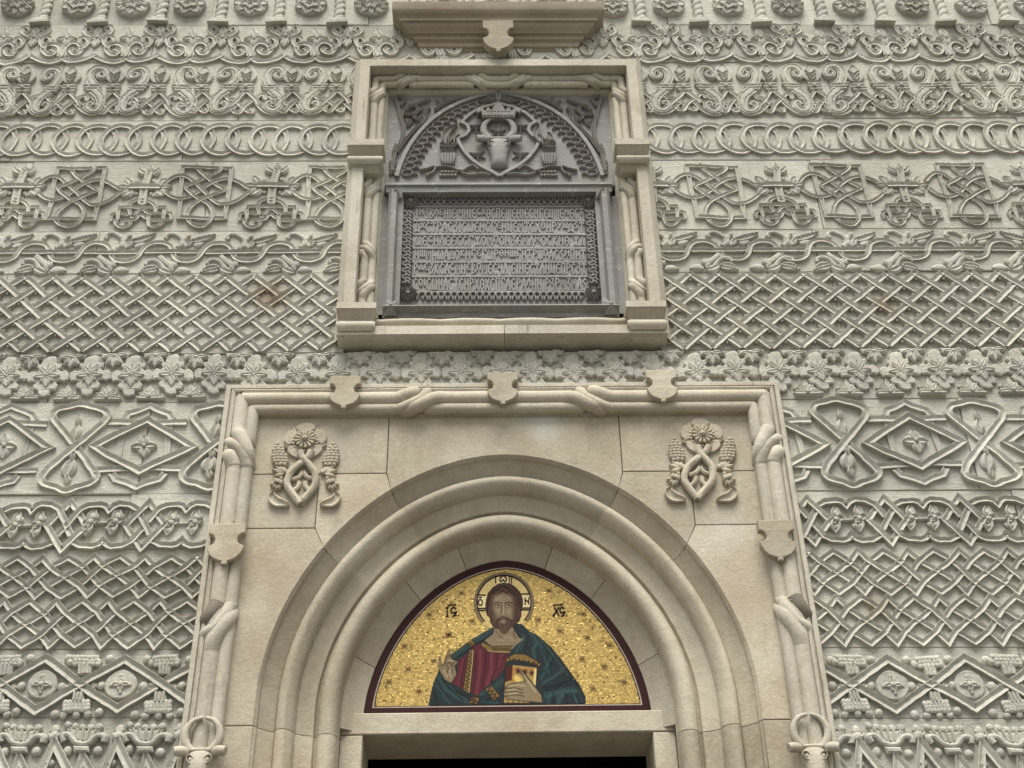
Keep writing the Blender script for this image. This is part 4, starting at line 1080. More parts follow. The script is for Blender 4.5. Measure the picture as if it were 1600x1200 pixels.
zk1 = zline(690, 684, 0.06)(-1.45); zk2 = zline(988, 985, 0.06)(-1.45)
for sg in (-1, 1):
    rr = roll_runs(PZ1-0.2, [(PZ1-zk1, 1), (PZ1-zk2, -1)], oA, oB, oO, 0.036)
    lay_rolls(rr, lambda s, o, d, sg=sg: (sg*(PX-o), PZ1-s if s > 0.21 else PZ1-max(s, o-0.01 if o < 0.13 else o), d), 0.0425, 0.034, 'roll_moulding', M_FRAME, portal, patch=True)
xk = PX-abs(P(668, 620, 0.05)[0])
for sg in (-1, 1):
    rr = roll_runs(PX+0.0, [(xk, -1)], oA, oB, oO, 0.036)
    lay_rolls(rr, lambda s, o, d, sg=sg: (sg*(PX-(s if s > 0.21 else max(s, o-0.01 if o < 0.13 else o))), PZ1-o, d), 0.0425, 0.034, 'roll_moulding', M_ROLL, portal)
# shields
def shield_outline(w, h):
    o = [(-.5, 1), (.5, 1), (.5, .74), (.40, .72), (.33, .66), (.30, .58), (.33, .49), (.42, .44), (.5, .42), (.49, .32), (.42, .20), (.30, .10), (.10, .03), (.08, .03), (.08, -.05), (-.08, -.05), (-.08, .03), (-.10, .03), (-.30, .10), (-.42, .20), (-.49, .32), (-.5, .42), (-.42, .44), (-.33, .49), (-.30, .58), (-.33, .66), (-.40, .72), (-.5, .74)]
    return [(x*w, z*h) for x, z in o]
def shield(cx, z0, w, h, d0, d1, parent, mat=M_PORT, rot=0.0):
    m = MB(); m.plate([(cx+x*math.cos(rot)-z*math.sin(rot), z0+z*math.cos(rot)+x*math.sin(rot)) for x, z in shield_outline(w, h)], d1-d0, d0, 0.004, 0)
    return m.build('shield', mat, parent, (cx, 0, z0), rough=0.0015)
for x, yb in ((536, 634), (786, 628), (1038, 624)):
    c = P(x, yb, 0.12); shield(c[0], c[1]+0.012, 0.168, 0.205, 0.055, 0.098, portal)
for x, yb, rt in ((348, 878, 0.02), (1222, 872, 0.0)):
    c = P(x, yb, 0.12); shield(c[0], c[1]+0.012, 0.184, 0.222, 0.055, 0.096, portal, rot=rt)
# bull heads at the foot of the rolls
def bull_head(cx, zt, s, d0, parent, mat, flat=1.0):
    """zt = level of the brow; s = brow width"""
    m = MB(); V = []; Fc = []
    rows = [(0.16, .42, .30), (0.06, .50, .40), (-.10, .51, .46), (-.35, .47, .52), (-.60, .41, .55), (-.90, .34, .56), (-1.15, .32, .55), (-1.32, .35, .50), (-1.46, .29, .38), (-1.52, .15, .2)]
    n = 14
    for z, w, d in rows:
        for k in range(n+1):
            A = math.pi*k/n; e = 0.75
            V.append((cx+s*w*(-math.copysign(abs(math.cos(A))**e, math.cos(A))), -(d0+s*d*abs(math.sin(A))**e), zt+s*z))
    for i in range(len(rows)-1):
        for k in range(n): a = i*(n+1)+k; Fc.append((a, a+1, a+n+2, a+n+1))
    Fc.append(tuple(range(n, -1, -1))); Fc.append(tuple((len(rows)-1)*(n+1)+k for k in range(n+1)))
    m.add([(x, -d0+(y+d0)*flat, z) for x, y, z in V], Fc)
    head = m.build('bull_head', mat, parent, (cx, 0, zt), rough=0.001, smooth=50)
    def sub(mm, nm):
        mm.v = [(x, -d0+(y+d0)*flat, z) for x, y, z in mm.v]
        o = mm.build(nm, mat, head, (cx, 0, zt), rough=0.0008, smooth=50); o.location = (0, 0, 0); return o
    for sg in (-1, 1):
        mm = MB(); pts = catmull([(cx+sg*s*.40, zt+s*.10, d0+s*.25), (cx+sg*s*.60, zt+s*.45, d0+s*.28), (cx+sg*s*.60, zt+s*.85, d0+s*.30), (cx+sg*s*.38, zt+s*1.18, d0+s*.32), (cx+sg*s*.05, zt+s*1.30, d0+s*.34)], 6)
        mm.tube(pts, [s*(.175-.115*(i/(len(pts)-1))**1.3) for i in range(len(pts))], 10); sub(mm, 'horn')
        mm = MB(); pts = catmull([(cx+sg*s*.42, zt+s*.05, d0+s*.26), (cx+sg*s*.66, zt+s*.06, d0+s*.34), (cx+sg*s*.92, zt+s*.02, d0+s*.42)], 5)
        mm.tube(pts, [s*(.07+.12*math.sin(math.pi*(0.15+0.6*i/(len(pts)-1)))) for i in range(len(pts))], 10)
        sub(mm, 'ear')
        mm = MB(); ex, ez = cx+sg*s*.30, zt-s*.28
        mm.ball(ex, ez, d0+s*.40, s*.085, sq=1.0, n=10, m=6, rz=s*.10)
        lid = [(ex+s*.13*math.cos(t)*1.0+sg*s*.05*math.sin(t), ez+s*.16*math.sin(t)) for t in [2*math.pi*k/12 for k in range(12)]]
        mm.sweep(lid, s*.025, s*.16, PR, closed=True, base=d0+s*.34); sub(mm, 'eye')
    mm = MB(); V = []; Fc = []; nn = 40; na = 10                 # plaited brow band
    for i in range(nn+1):
        x = cx-s*.48+s*.96*i/nn
        for k in range(na):
            A = 2*math.pi*k/na; r = s*.085*(0.86+0.22*abs(math.sin(A+i*0.9)))
            V.append((x, -(d0+s*.33+r*math.cos(A)), zt+s*.10+r*math.sin(A)))
    for i in range(nn):
        for k in range(na): Fc.append((i*na+k, i*na+(k+1) % na, (i+1)*na+(k+1) % na, (i+1)*na+k))
    mm.add(V, Fc); sub(mm, 'brow_band')
    return head
for x, y in ((310, 1171), (1274, 1165)):
    c = P(x, y, 0.13); bull_head(c[0], c[1], 0.128, 0.045, portal, M_FRAME)
# floral bosses on the corner stones
def floral_boss(px_, py_):
    Zf = lambda pts: [P(px_+(a-575)/7.5, py_+(b-350)/7.5, 0.03) for a, b in pts]
    c, = Zf([(575, 350)]); m = MB()
    m.plate(circ(c[0], c[1], 0.052, 24), 0.028, PANEL, 0.006, 0.0)
    boss = m.build('floral_boss', M_PORT, portal, (c[0], 0, c[1]), rough=0.001)
    def sub(mm, nm):
        o = mm.build(nm, M_PORT, boss, (c[0], 0, c[1]), rough=0.001, smooth=35); o.location = (0, 0, 0)
    r = 0.115
    for k in range(5):
        A = R(92+72*k); mm = MB(); out = []
        for j in range(15):
            u = -1+2*j/14; th = A+u*0.60; rr = r*(1.02-0.22*abs(u)**3)
            out.append((c[0]+rr*math.cos(th), c[1]+rr*math.sin(th)))
        out += [(c[0]+0.05*math.cos(A+0.45), c[1]+0.05*math.sin(A+0.45)), (c[0]+0.05*math.cos(A-0.45), c[1]+0.05*math.sin(A-0.45))]
        mm.plate(out, 0.018, PANEL, 0.005, 0.0)
        for u in (-.35, 0, .35): mm.sweep([(c[0]+q*math.cos(A+u), c[1]+q*math.sin(A+u)) for q in (0.05, 0.07, 0.092)], 0.0022, 0.004, PR, base=PANEL+0.015)
        sub(mm, 'petal')
        mm = MB(); A2 = A+R(36); mm.leaf((c[0]+0.075*math.cos(A2), c[1]+0.075*math.sin(A2)), (c[0]+0.122*math.cos(A2), c[1]+0.122*math.sin(A2)), 0.016, 0.018, base=PANEL); sub(mm, 'sepal')
    mm = MB()
    for k in range(20):
        A = 2*math.pi*k/20; mm.ball(c[0]+0.064*math.cos(A), c[1]+0.064*math.sin(A), 0.018, 0.0098, n=7, m=4)
    for k in range(13):
        A = 2*math.pi*k/13; q = [0.014, 0.026, 0.038, 0.049, 0.055]; mm.sweep([(c[0]+x*math.cos(A), c[1]+x*math.sin(A)) for x in q], [0.0032, 0.0064, 0.0092, 0.0105, 0.006], 0.014, PR, base=0.030)
    mm.ball(c[0], c[1], 0.042, 0.017, n=12, m=6); sub(mm, 'flower_heart')
    a1 = Zf([(520, 480), (540, 560), (620, 640), (690, 740), (690, 880), (600, 1000), (515, 1100)])
    a2 = Zf([(650, 480), (600, 570), (500, 640), (400, 740), (365, 880), (440, 1000), (515, 1100)])
    w_ = weave([catmull(a1, 6), catmull(a2, 6)], 0.02, 0.03)
    for q, dz in w_:
        mm = MB(); mm.tube([(p[0], p[1], 0.026+max(z, -0.018)) for p, z in zip(q, dz)], 0.0195, 10); sub(mm, 'stem')
    for s in ([(415, 810), (500, 780), (548, 720)], [(680, 800), (600, 780), (552, 720)], [(430, 940), (490, 890), (505, 830)], [(640, 950), (580, 890), (575, 830)]):
        mm = MB(); mm.tube([(p[0], p[1], 0.016) for p in catmull(Zf(s), 4)], 0.0135, 8); sub(mm, 'stem')
    for sg, gx in ((-1, 268), (1, 885)):
        mm = MB(); rng = random.Random(3)
        for row in range(8):
            n = (1, 2, 3, 3, 4, 4, 4, 3)[row]; z_ = 395+34*row
            for k in range(n):
                p, = Zf([(gx+(k-(n-1)/2)*44+sg*(-6*row+20), z_)]); mm.ball(p[0], p[1], PANEL+0.012+0.004*(n > 2 and 0 < k < n-1), 0.0155, n=8, m=5)
        sub(mm, 'grape_cluster')
        mm = MB(); mx = (lambda x: x) if sg < 0 else (lambda x: 1130-x)
        for b in ((205, 690), (240, 650), (290, 640), (345, 655), (390, 690), (225, 770)):
            p, q = Zf([(mx(330), 740), (mx(b[0]-20), b[1])]); mm.leaf(p, q, 0.016, 0.026, base=PANEL, n=6, prof=PR)
        sub(mm, 'acanthus_leaf')
        mm = MB(); p = Zf([(mx(215), 800), (mx(320), 830), (mx(310), 880), (mx(205), 850)]); mm.plate(p, 0.034, PANEL, 0.006, 0); 
        p, q = Zf([(mx(290), 830), (mx(300), 780)]); mm.leaf(p, q, 0.014, 0.034, base=PANEL, prof=PR)
        for b in ((160, 860), (190, 905), (235, 940), (285, 930), (318, 885)):
            p, q = Zf([(mx(245), 870), b if sg < 0 else (mx(b[0]), b[1])]); mm.leaf(p, q, 0.013, 0.026, base=PANEL, n=6, prof=PR)
        sub(mm, 'shell_cup')
        mm = MB(); pts = catmull(Zf([(mx(215), 960), (mx(185), 1010), (mx(230), 1070), (mx(310), 1090), (mx(385), 1110)]), 5); N = len(pts)
        mm.sweep(pts, [0.004+0.024*math.sin(math.pi*i/(N-1))**0.8 for i in range(N)], 0.026, PC, base=PANEL)
        for k in range(6):
            p, = Zf([(mx(215+26*k), 985+16*k)]); mm.ball(p[0], p[1], 0.018, 0.0085, n=7, m=4)
        sub(mm, 'pod')
floral_boss(476.7, 686.7); floral_boss(1097.5, 679)

# ================================================================== MOSAIC
mosaic = thing('mosaic_lunette', 'gold mosaic lunette of a haloed bearded man in teal mantle holding a book', 'mosaic')
mzp = offset(ARC, 0.490); mzp = [(x, z) for x, z in mzp if z > moz_z0+0.004]
bz = moz_z0+0.004
loop = [(mzp[0][0], bz)]+mzp+[(mzp[-1][0], bz)]
def inset_loop(o): 
    p = offset(ARC, 0.490+o); p = [(x, z) for x, z in p if z > bz+o+0.004]; return [(p[0][0], bz+o)]+p+[(p[-1][0], bz+o)]
def loop_band(o0, o1, d, name, mat, thick=0.012):
    a = inset_loop(o0); b = inset_loop(o1)
    n = min(len(a), len(b)); import itertools
    def even(p, n=90):
        q = p+[p[0]]; L = polylen(q); out = []; j = 0
        # arch part and sill part kept apart so that corners stay sharp
        arch = p; La = polylen(arch); 
        j = 0
        for k in range(n+1):
            s0 = La[-1]*k/n
            while j < len(La)-2 and La[j+1] < s0: j += 1
            f = (s0-La[j])/max(La[j+1]-La[j], 1e-9); out.append((arch[j][0]+(arch[j+1][0]-arch[j][0])*f, arch[j][1]+(arch[j+1][1]-arch[j][1])*f))
        return out
    A, Bq = even(a), even(b); N = len(A); V = []
    for p, q in zip(A, Bq): V += [(p[0], -(d-thick), p[1]), (p[0], -d, p[1]), (q[0], -d, q[1]), (q[0], -(d-thick), q[1])]
    Fc = [(4*i+k, 4*i+k+1, 4*((i+1) % N)+k+1, 4*((i+1) % N)+k) for i in range(N) for k in range(3)]
    m = MB(); m.add(V, Fc); return m.build(name, mat, mosaic, (0, 0, bz), rough=0.0004)
loop_band(0.0, 0.035, MD+0.006, 'red_border', M_RED)
loop_band(0.035, 0.041, MD+0.004, 'pale_line', M_PALE)
loop_band(0.041, 0.045, MD+0.003, 'dark_line', M_INK)
m = MB(); bk = inset_loop(0.02); m.plate(bk, 0.01, MD-0.016, 0.001, 0); m.build('mosaic_bed', M_JOINT, mosaic, (0, 0, bz), rough=0)
field = np.array(inset_loop(0.043))
def inpoly(pts, poly):
    x, z = pts[:, 0], pts[:, 1]; poly = np.asarray(poly); inside = np.zeros(len(pts), bool); j = len(poly)-1
    for i in range(len(poly)):
        xi, zi = poly[i]; xj, zj = poly[j]
        c = ((zi > z) != (zj > z))
        with np.errstate(divide='ignore', invalid='ignore'): t = (xj-xi)*(z-zi)/(zj-zi)+xi
        inside ^= c & (x < t); j = i
    return inside
def distpoly(pts, line):
    line = np.asarray(line); d = np.full(len(pts), 9.0)
    for a, b in zip(line[:-1], line[1:]):
        ab = b-a; L = max((ab**2).sum(), 1e-12); t = np.clip(((pts-a)@ab)/L, 0, 1); d = np.minimum(d, np.hypot(*(pts-(a+t[:, None]*ab)).T))
    return d
def MZ(x0, y0, s): return lambda pts: [P(x0+a/s, y0+b/s, MD) for a, b in pts]
F1, F2, F3 = MZ(680, 880, 6.667), MZ(660, 980, 5.926), MZ(740, 890, 10.0)
RGB = lambda r, g, b: np.array(lin(r, g, b)[:3])
# ---- the picture: layers of colour, evaluated for every tessera
hc = F3([(475, 510)])[0]                      # middle of the halo
Rh = abs(F3([(475, 510)])[0][0]-F3([(20, 510)])[0][0]); Rhz = F3([(475, 60)])[0][1]-hc[1]
sil = F2([(55, 722), (75, 620), (100, 520), (150, 400), (165, 370), (280, 240), (430, 130), (560, 50), (640, 5), (700, -30), (830, -30), (880, -35), (930, -25), (990, 40), (1060, 70), (1190, 180), (1290, 300), (1380, 430), (1460, 540), (1510, 640), (1517, 722)])
hair = F3([(470, 205), (560, 215), (650, 265), (725, 345), (768, 450), (770, 560), (752, 640), (745, 740), (705, 820), (640, 850), (600, 900), (360, 920), (310, 905), (262, 830), (250, 760), (205, 710), (183, 600), (190, 480), (220, 370), (300, 275), (390, 218)])
face = F3([(455, 350), (520, 380), (590, 430), (630, 500), (645, 600), (640, 700), (610, 800), (560, 900), (500, 980), (450, 990), (400, 930), (340, 830), (300, 720), (275, 620), (280, 520), (330, 430), (400, 380)])
neck = F3([(340, 880), (600, 880), (640, 960), (700, 1060), (780, 1090), (640, 1200), (600, 1240), (340, 1240), (170, 1110), (300, 1010)])
beard = F3([(350, 780), (390, 760), (460, 735), (530, 750), (600, 790), (625, 800), (600, 890), (545, 960), (500, 1010), (440, 1000), (390, 930), (345, 850)])
tunic = F2([(330, 310), (410, 250), (490, 170), (560, 150), (640, 200), (830, 180), (800, 260), (760, 380), (700, 460), (600, 540), (510, 630), (400, 590), (300, 530), (270, 520), (330, 420)])
collar = F2([(560, 135), (640, 178), (835, 172), (805, 243), (620, 230), (540, 175)])
clavus = F2([(428, 222), (480, 208), (470, 330), (440, 612), (375, 580), (405, 380)])
armband = F2([(410, 150), (450, 108), (497, 160), (452, 188)])
shband = F2([(785, 285), (850, 245), (950, 250), (1090, 330), (1085, 368), (960, 320), (850, 308), (775, 322)])
book = F2([(770, 370), (830, 345), (1065, 372), (1050, 570), (1000, 705), (750, 705)])
bookd = F2([(772, 372), (832, 352), (822, 490), (762, 512)])
lhand = F2([(762, 565), (800, 528), (900, 508), (955, 500), (935, 455), (898, 415), (918, 398), (962, 450), (1010, 505), (1060, 570), (1105, 630), (1110, 702), (1000, 690), (900, 682), (780, 664), (752, 625)])
rhand = F2([(148, 268), (166, 270), (176, 335), (190, 360), (200, 315), (228, 235), (255, 188), (266, 240), (262, 275), (285, 300), (332, 318), (302, 362), (318, 440), (270, 520), (208, 490), (170, 430), (146, 370)])
sash1 = F2([(428, 700), (462, 640), (532, 655), (505, 715)]); sash2 = F2([(578, 572), (640, 538), (722, 640), (662, 682)])
LAY = []                                      # (part, kind, geometry, colour, extra)
def fill(partn, poly, c): LAY.append((partn, 'p', poly, RGB(*c), None))
def line(pts, w, c, a=1.0): LAY.append((None, 's', pts, RGB(*c), (w, a)))
def blob(c, rx, rz, col, a): LAY.append((None, 'b', c, RGB(*col), (rx, rz, a)))
fill('mantle', sil, (42, 55, 55))
for s, w, c, a in (
    ([(1000, 60), (1090, 160), (1150, 300), (1180, 420)], 28, (56, 86, 84), .8), ([(940, 90), (900, 170), (870, 240)], 24, (60, 90, 87), .8), ([(1060, 140), (1030, 210), (1040, 300)], 20, (64, 94, 90), .8),
    ([(1200, 260), (1150, 370), (1100, 470)], 24, (50, 92, 92), .75), ([(1300, 380), (1220, 460), (1110, 520)], 20, (64, 96, 92), .8), ([(1380, 480), (1260, 540), (1120, 560)], 18, (20, 34, 38), .9), ([(1420, 590), (1300, 590), (1160, 640)], 30, (66, 98, 93), .85), ([(1300, 620), (1270, 660), (1260, 715)], 24, (70, 100, 95), .8), ([(1180, 590), (1160, 660), (1170, 715)], 20, (60, 90, 87), .7), ([(1400, 640), (1440, 715)], 18, (54, 96, 94), .7),
    ([(1240, 230), (1330, 370), (1440, 540)], 16, (18, 30, 34), .8), ([(1110, 200), (1180, 330), (1190, 430)], 9, (16, 26, 30), .9), ([(985, 90), (960, 180), (950, 240)], 8, (16, 28, 32), .9), ([(1340, 620), (1330, 680), (1350, 715)], 8, (14, 24, 28), .9), ([(1215, 600), (1210, 660), (1215, 715)], 8, (14, 24, 28), .9), ([(1130, 590), (1240, 570), (1390, 530)], 7, (12, 22, 26), .9), ([(1090, 440), (1180, 360), (1210, 280)], 7, (14, 24, 28), .9),
    ([(640, 20), (500, 110), (380, 200), (290, 270)], 30, (58, 86, 84), .75), ([(650, 55), (540, 140), (440, 200), (330, 280)], 10, (16, 28, 32), .9), ([(590, 30), (450, 120)], 8, (82, 128, 122), .6),
    ([(150, 460), (220, 580), (340, 660), (430, 700)], 26, (60, 90, 87), .8), ([(120, 520), (180, 640), (260, 715)], 18, (48, 88, 88), .7), ([(180, 480), (290, 590), (420, 640)], 10, (16, 28, 32), .9), ([(100, 600), (130, 660), (140, 715)], 12, (16, 28, 32), .8), ([(300, 600), (360, 660), (380, 712)], 8, (16, 28, 32), .8), ([(760, 490), (660, 560), (540, 620)], 26, (58, 86, 84), .8), ([(760, 560), (730, 620), (560, 700)], 14, (18, 30, 34), .9), ([(560, 690), (640, 700), (700, 700)], 14, (50, 92, 92), .7)):
    line(F2(s), w/5.926/300, c, a)
for s in ([(1010, 40), (1100, 140), (1200, 290), (1290, 430)], [(1150, 200), (1250, 330), (1340, 460)], [(900, 60), (930, 120), (890, 230)], [(1040, 90), (1010, 170), (1000, 250)], [(1110, 520), (1200, 470), (1290, 420)], [(1100, 640), (1180, 610), (1290, 560), (1400, 560)], [(1240, 620), (1230, 690)], [(1120, 600), (1110, 700)], [(1440, 600), (1470, 700)], [(1380, 600), (1400, 660), (1420, 710)],
          [(600, 60), (480, 150), (360, 230)], [(690, 30), (600, 80), (500, 140)], [(130, 560), (200, 650), (240, 710)], [(210, 520), (300, 620), (400, 680)], [(170, 600), (190, 690)], [(720, 480), (640, 550), (560, 600)], [(750, 600), (660, 670), (600, 705)]):
    line(F2(s), .0028, (14, 22, 24), .9); line([(x+0.006, z+0.004) for x, z in F2(s)], .0022, (92, 128, 122), .55)
fill('tunic', tunic, (104, 40, 52))
for s, w, c, a in (([(540, 220), (530, 400), (500, 620)], 20, (134, 62, 72), .8), ([(640, 250), (640, 400), (600, 530)], 22, (138, 66, 78), .8), ([(740, 250), (700, 360), (660, 470)], 16, (130, 60, 70), .7), ([(590, 230), (580, 400), (550, 570)], 9, (52, 18, 28), .9), ([(690, 260), (690, 380), (640, 500)], 8, (52, 18, 28), .9), ([(500, 250), (490, 420), (470, 600)], 8, (58, 20, 30), .9), ([(380, 300), (350, 430), (330, 530)], 14, (128, 56, 68), .7), ([(400, 280), (370, 420), (350, 560)], 6, (50, 18, 26), .9), ([(780, 250), (740, 300), (700, 290)], 6, (60, 22, 32), .8)):
    line(F2(s), w/5.926/300, c, a)
fill('neck', neck, (128, 112, 86)); 
for s, w, c, a in (([(345, 960), (400, 1040), (470, 1080)], 14, (92, 72, 54), .8), ([(470, 1080), (520, 1050), (600, 1070)], 10, (168, 152, 122), .8), ([(640, 950), (620, 1000), (660, 1080)], 22, (84, 62, 46), .7), ([(380, 1100), (480, 1110)], 12, (160, 146, 116), .6), ([(560, 1100), (680, 1100)], 12, (160, 146, 116), .6)): line(F3(s), w/10/300, c, a)
gold_parts = (('collar', collar), ('clavus', clavus), ('arm_band', armband), ('shoulder_band', shband), ('sash_band', sash1), ('sash_band_end', sash2))
for nm, pl in gold_parts: fill(nm, pl, (150, 118, 62))
def zig(p0, p1, amp, n, w, c):
    a, b = F2([p0, p1]); dx, dz = b[0]-a[0], b[1]-a[1]; L = math.hypot(dx, dz)
    pts = [(a[0]+dx*i/n-dz/L*amp*(-1)**i, a[1]+dz*i/n+dx/L*amp*(-1)**i) for i in range(n+1)]; line(pts, w, c)
zig((640, 205), (815, 205), 0.010, 12, 0.0035, (40, 28, 22)); line(F2([(560, 138), (640, 180), (835, 174)]), .004, (40, 26, 20)); line(F2([(540, 172), (620, 232), (805, 244)]), .004, (44, 26, 20)); line(F2([(600, 214), (640, 226), (800, 232)]), .003, (206, 186, 130))
zig((452, 225), (408, 590), 0.010, 20, 0.0035, (40, 28, 22)); line(F2([(428, 222), (405, 380), (375, 580)]), .004, (40, 26, 20)); line(F2([(480, 208), (470, 330), (440, 612)]), .004, (40, 26, 20)); line(F2([(470, 215), (462, 330), (430, 605)]), .0028, (210, 190, 136))
zig((800, 300), (1075, 345), 0.010, 12, 0.005, (44, 40, 34)); line(F2([(785, 285), (850, 245), (950, 250), (1090, 330)]), .004, (40, 30, 24)); line(F2([(775, 322), (850, 308), (960, 320), (1085, 368)]), .004, (40, 30, 24))
zig((425, 150), (480, 170), 0.010, 4, 0.004, (40, 30, 24)); zig((462, 660), (490, 700), 0.012, 4, 0.005, (40, 30, 24)); zig((610, 570), (690, 660), 0.012, 6, 0.005, (44, 40, 34))
for pl in (armband, sash1, sash2): line(pl+[pl[0]], .004, (36, 26, 20))
fill('book', book, (158, 132, 80)); fill('book_edge', bookd, (92, 38, 34))
line(F2([(840, 380), (835, 500)]), .010, (160, 108, 48), .9); line(F2([(850, 385), (1050, 395)]), .008, (164, 112, 50), .9); line(F2([(1045, 395), (1040, 540)]), .010, (222, 200, 130), .9); line(F2([(870, 470), (900, 500)]), .02, (226, 196, 110), .8)
for g_ in ((885, 405), (950, 415), (1012, 425)): blob(F2([g_])[0], .013, .016, (64, 18, 16), 1.0)
line(book+[book[0]], .0045, (40, 24, 18)); line(F2([(832, 350), (822, 490)]), .004, (40, 24, 18))
for k in range(5): line(F2([(790+50*k, 680), (795+50*k, 705)]), .004, (70, 40, 24))
fill('book_holding_hand', lhand, (130, 114, 86))
for s in ([(765, 570), (850, 560), (930, 580)], [(765, 605), (850, 592), (930, 610)], [(775, 640), (860, 625), (940, 640)], [(900, 412), (935, 455), (960, 500)], [(920, 398), (1010, 505), (1105, 630)]): line(F2(s), .0042, (62, 46, 34), .95)
for s in ([(800, 545), (880, 535), (950, 545)], [(790, 585), (870, 577)], [(800, 622), (880, 610)], [(940, 450), (990, 520), (1050, 600)]): line(F2(s), .006, (172, 156, 122), .7)
line(lhand+[lhand[0]], .004, (50, 36, 28), .9)
fill('blessing_hand', rhand, (124, 108, 82))
for s in ([(200, 320), (215, 290), (250, 250)], [(180, 350), (240, 330), (300, 330)], [(230, 350), (240, 390), (215, 440)], [(270, 350), (280, 400), (250, 470)], [(300, 360), (260, 340)]): line(F2(s), .004, (60, 46, 34), .95)
for s in ([(235, 300), (280, 315)], [(200, 400), (230, 460)], [(255, 400), (262, 470)]): line(F2(s), .007, (166, 150, 118), .7)
line(rhand+[rhand[0]], .004, (46, 34, 26), .9)
fill('hair', hair, (62, 42, 34))
for s in ([(460, 220), (380, 280), (280, 400), (240, 560), (250, 720)], [(470, 220), (560, 270), (660, 380), (710, 540), (700, 740)], [(455, 300), (360, 370), (290, 470), (265, 620)], [(470, 300), (560, 370), (640, 470), (660, 640)]): line(F3(s), .006, (92, 68, 52), .8)
for s in ([(450, 250), (330, 330), (230, 480), (215, 660)], [(480, 250), (600, 320), (700, 450), (730, 640)]): line(F3(s), .005, (36, 22, 20), .9)
line(hair+[hair[0]], .004, (34, 22, 20), .9)
fill('face', face, (122, 106, 82))
blob(F3([(390, 460)])[0], .030, .026, (148, 132, 104), .8); blob(F3([(540, 460)])[0], .026, .024, (140, 124, 98), .7); blob(F3([(370, 640)])[0], .022, .026, (150, 134, 106), .75); blob(F3([(560, 640)])[0], .022, .026, (146, 130, 102), .7)
blob(F3([(320, 760)])[0], .018, .05, (84, 64, 48), .75); blob(F3([(625, 640)])[0], .012, .09, (84, 64, 48), .7); blob(F3([(290, 560)])[0], .008, .06, (88, 68, 50), .7)
fill('beard', beard, (74, 54, 42))
for s in ([(400, 800), (420, 900), (450, 980)], [(560, 810), (540, 900), (500, 980)], [(480, 840), (480, 930), (470, 990)]): line(F3(s), .004, (104, 80, 60), .8)
line(F3([(365, 805), (400, 762), (455, 742), (470, 742)]), .0055, (48, 32, 26)); line(F3([(470, 742), (535, 760), (605, 805)]), .0055, (48, 32, 26))
blob(F3([(460, 772)])[0], .016, .007, (126, 92, 74), .9); line(F3([(430, 775), (462, 785), (490, 775)]), .003, (44, 26, 22)); blob(F3([(462, 815)])[0], .014, .010, (142, 126, 100), .8)
line(F3([(325, 530), (375, 508), (440, 526)]), .0045, (46, 32, 26)); line(F3([(485, 526), (555, 508), (605, 528)]), .0045, (46, 32, 26))
for ex in (382, 548):
    blob(F3([(ex, 562)])[0], .0135, .007, (176, 164, 140), .95); blob(F3([(ex+2, 560)])[0], .0055, .0075, (40, 28, 24), 1.0)
    line(F3([(ex-48, 566), (ex-10, 543), (ex+42, 568)]), .0032, (40, 28, 24)); line(F3([(ex-40, 590), (ex, 602), (ex+38, 588)]), .003, (80, 60, 46), .8)
line(F3([(446, 535), (440, 620), (428, 685), (448, 702), (470, 706), (498, 690)]), .0035, (70, 52, 40), .95); line(F3([(467, 530), (465, 690)]), .005, (166, 150, 120), .85); blob(F3([(466, 690)])[0], .009, .008, (160, 142, 112), .8)
line(face+[face[0]], .004, (60, 42, 34), .45)
line(F3([(300, 650), (290, 700), (320, 780)]), .004, (70, 50, 40), .7)
line(sil[:8], .004, (22, 26, 28), .6); line(sil[12:], .004, (22, 26, 28), .6)
def paint(pts, base, names):
    col = np.array(base); nm = np.array(names, dtype=object)
    figure = np.zeros(len(pts), bool)
    for partn, kind, geo_, c, ex in LAY:
        if kind == 'p':
            ins = inpoly(pts, geo_); col[ins] = c; nm[ins] = partn; figure |= ins
        elif kind == 's':
            d = distpoly(pts, geo_); w, a = ex; f = np.clip((w-d)/(w*0.75), 0, 1)*a*figure; col = col*(1-f[:, None])+c*f[:, None]
        else:
            rx, rz, a = ex; q = np.hypot((pts[:, 0]-geo_[0])/rx, (pts[:, 1]-geo_[1])/rz); f = np.clip(1.4-q, 0, 1)/1.0; f = np.clip(f, 0, 1)*a*figure; col = col*(1-f[:, None])+c*f[:, None]
    return col, nm
def tess_mat(name, metal, rough):
    m = bpy.data.materials.new(name); m.use_nodes = True; n = m.node_tree.nodes; l = m.node_tree.links; b = n['Principled BSDF']
    at = n.new('ShaderNodeAttribute'); at.attribute_name = 'tessera'; l.new(at.outputs['Color'], b.inputs['Base Color'])
    b.inputs['Metallic'].default_value = metal; b.inputs['Roughness'].default_value = rough; b.inputs['Specular IOR Level'].default_value = 0.15; return m
M_TESS = tess_mat('glass_tesserae', 0.0, 0.6); M_GOLD = tess_mat('gold_tesserae', 0.45, 0.38)
rngm = np.random.default_rng(5)
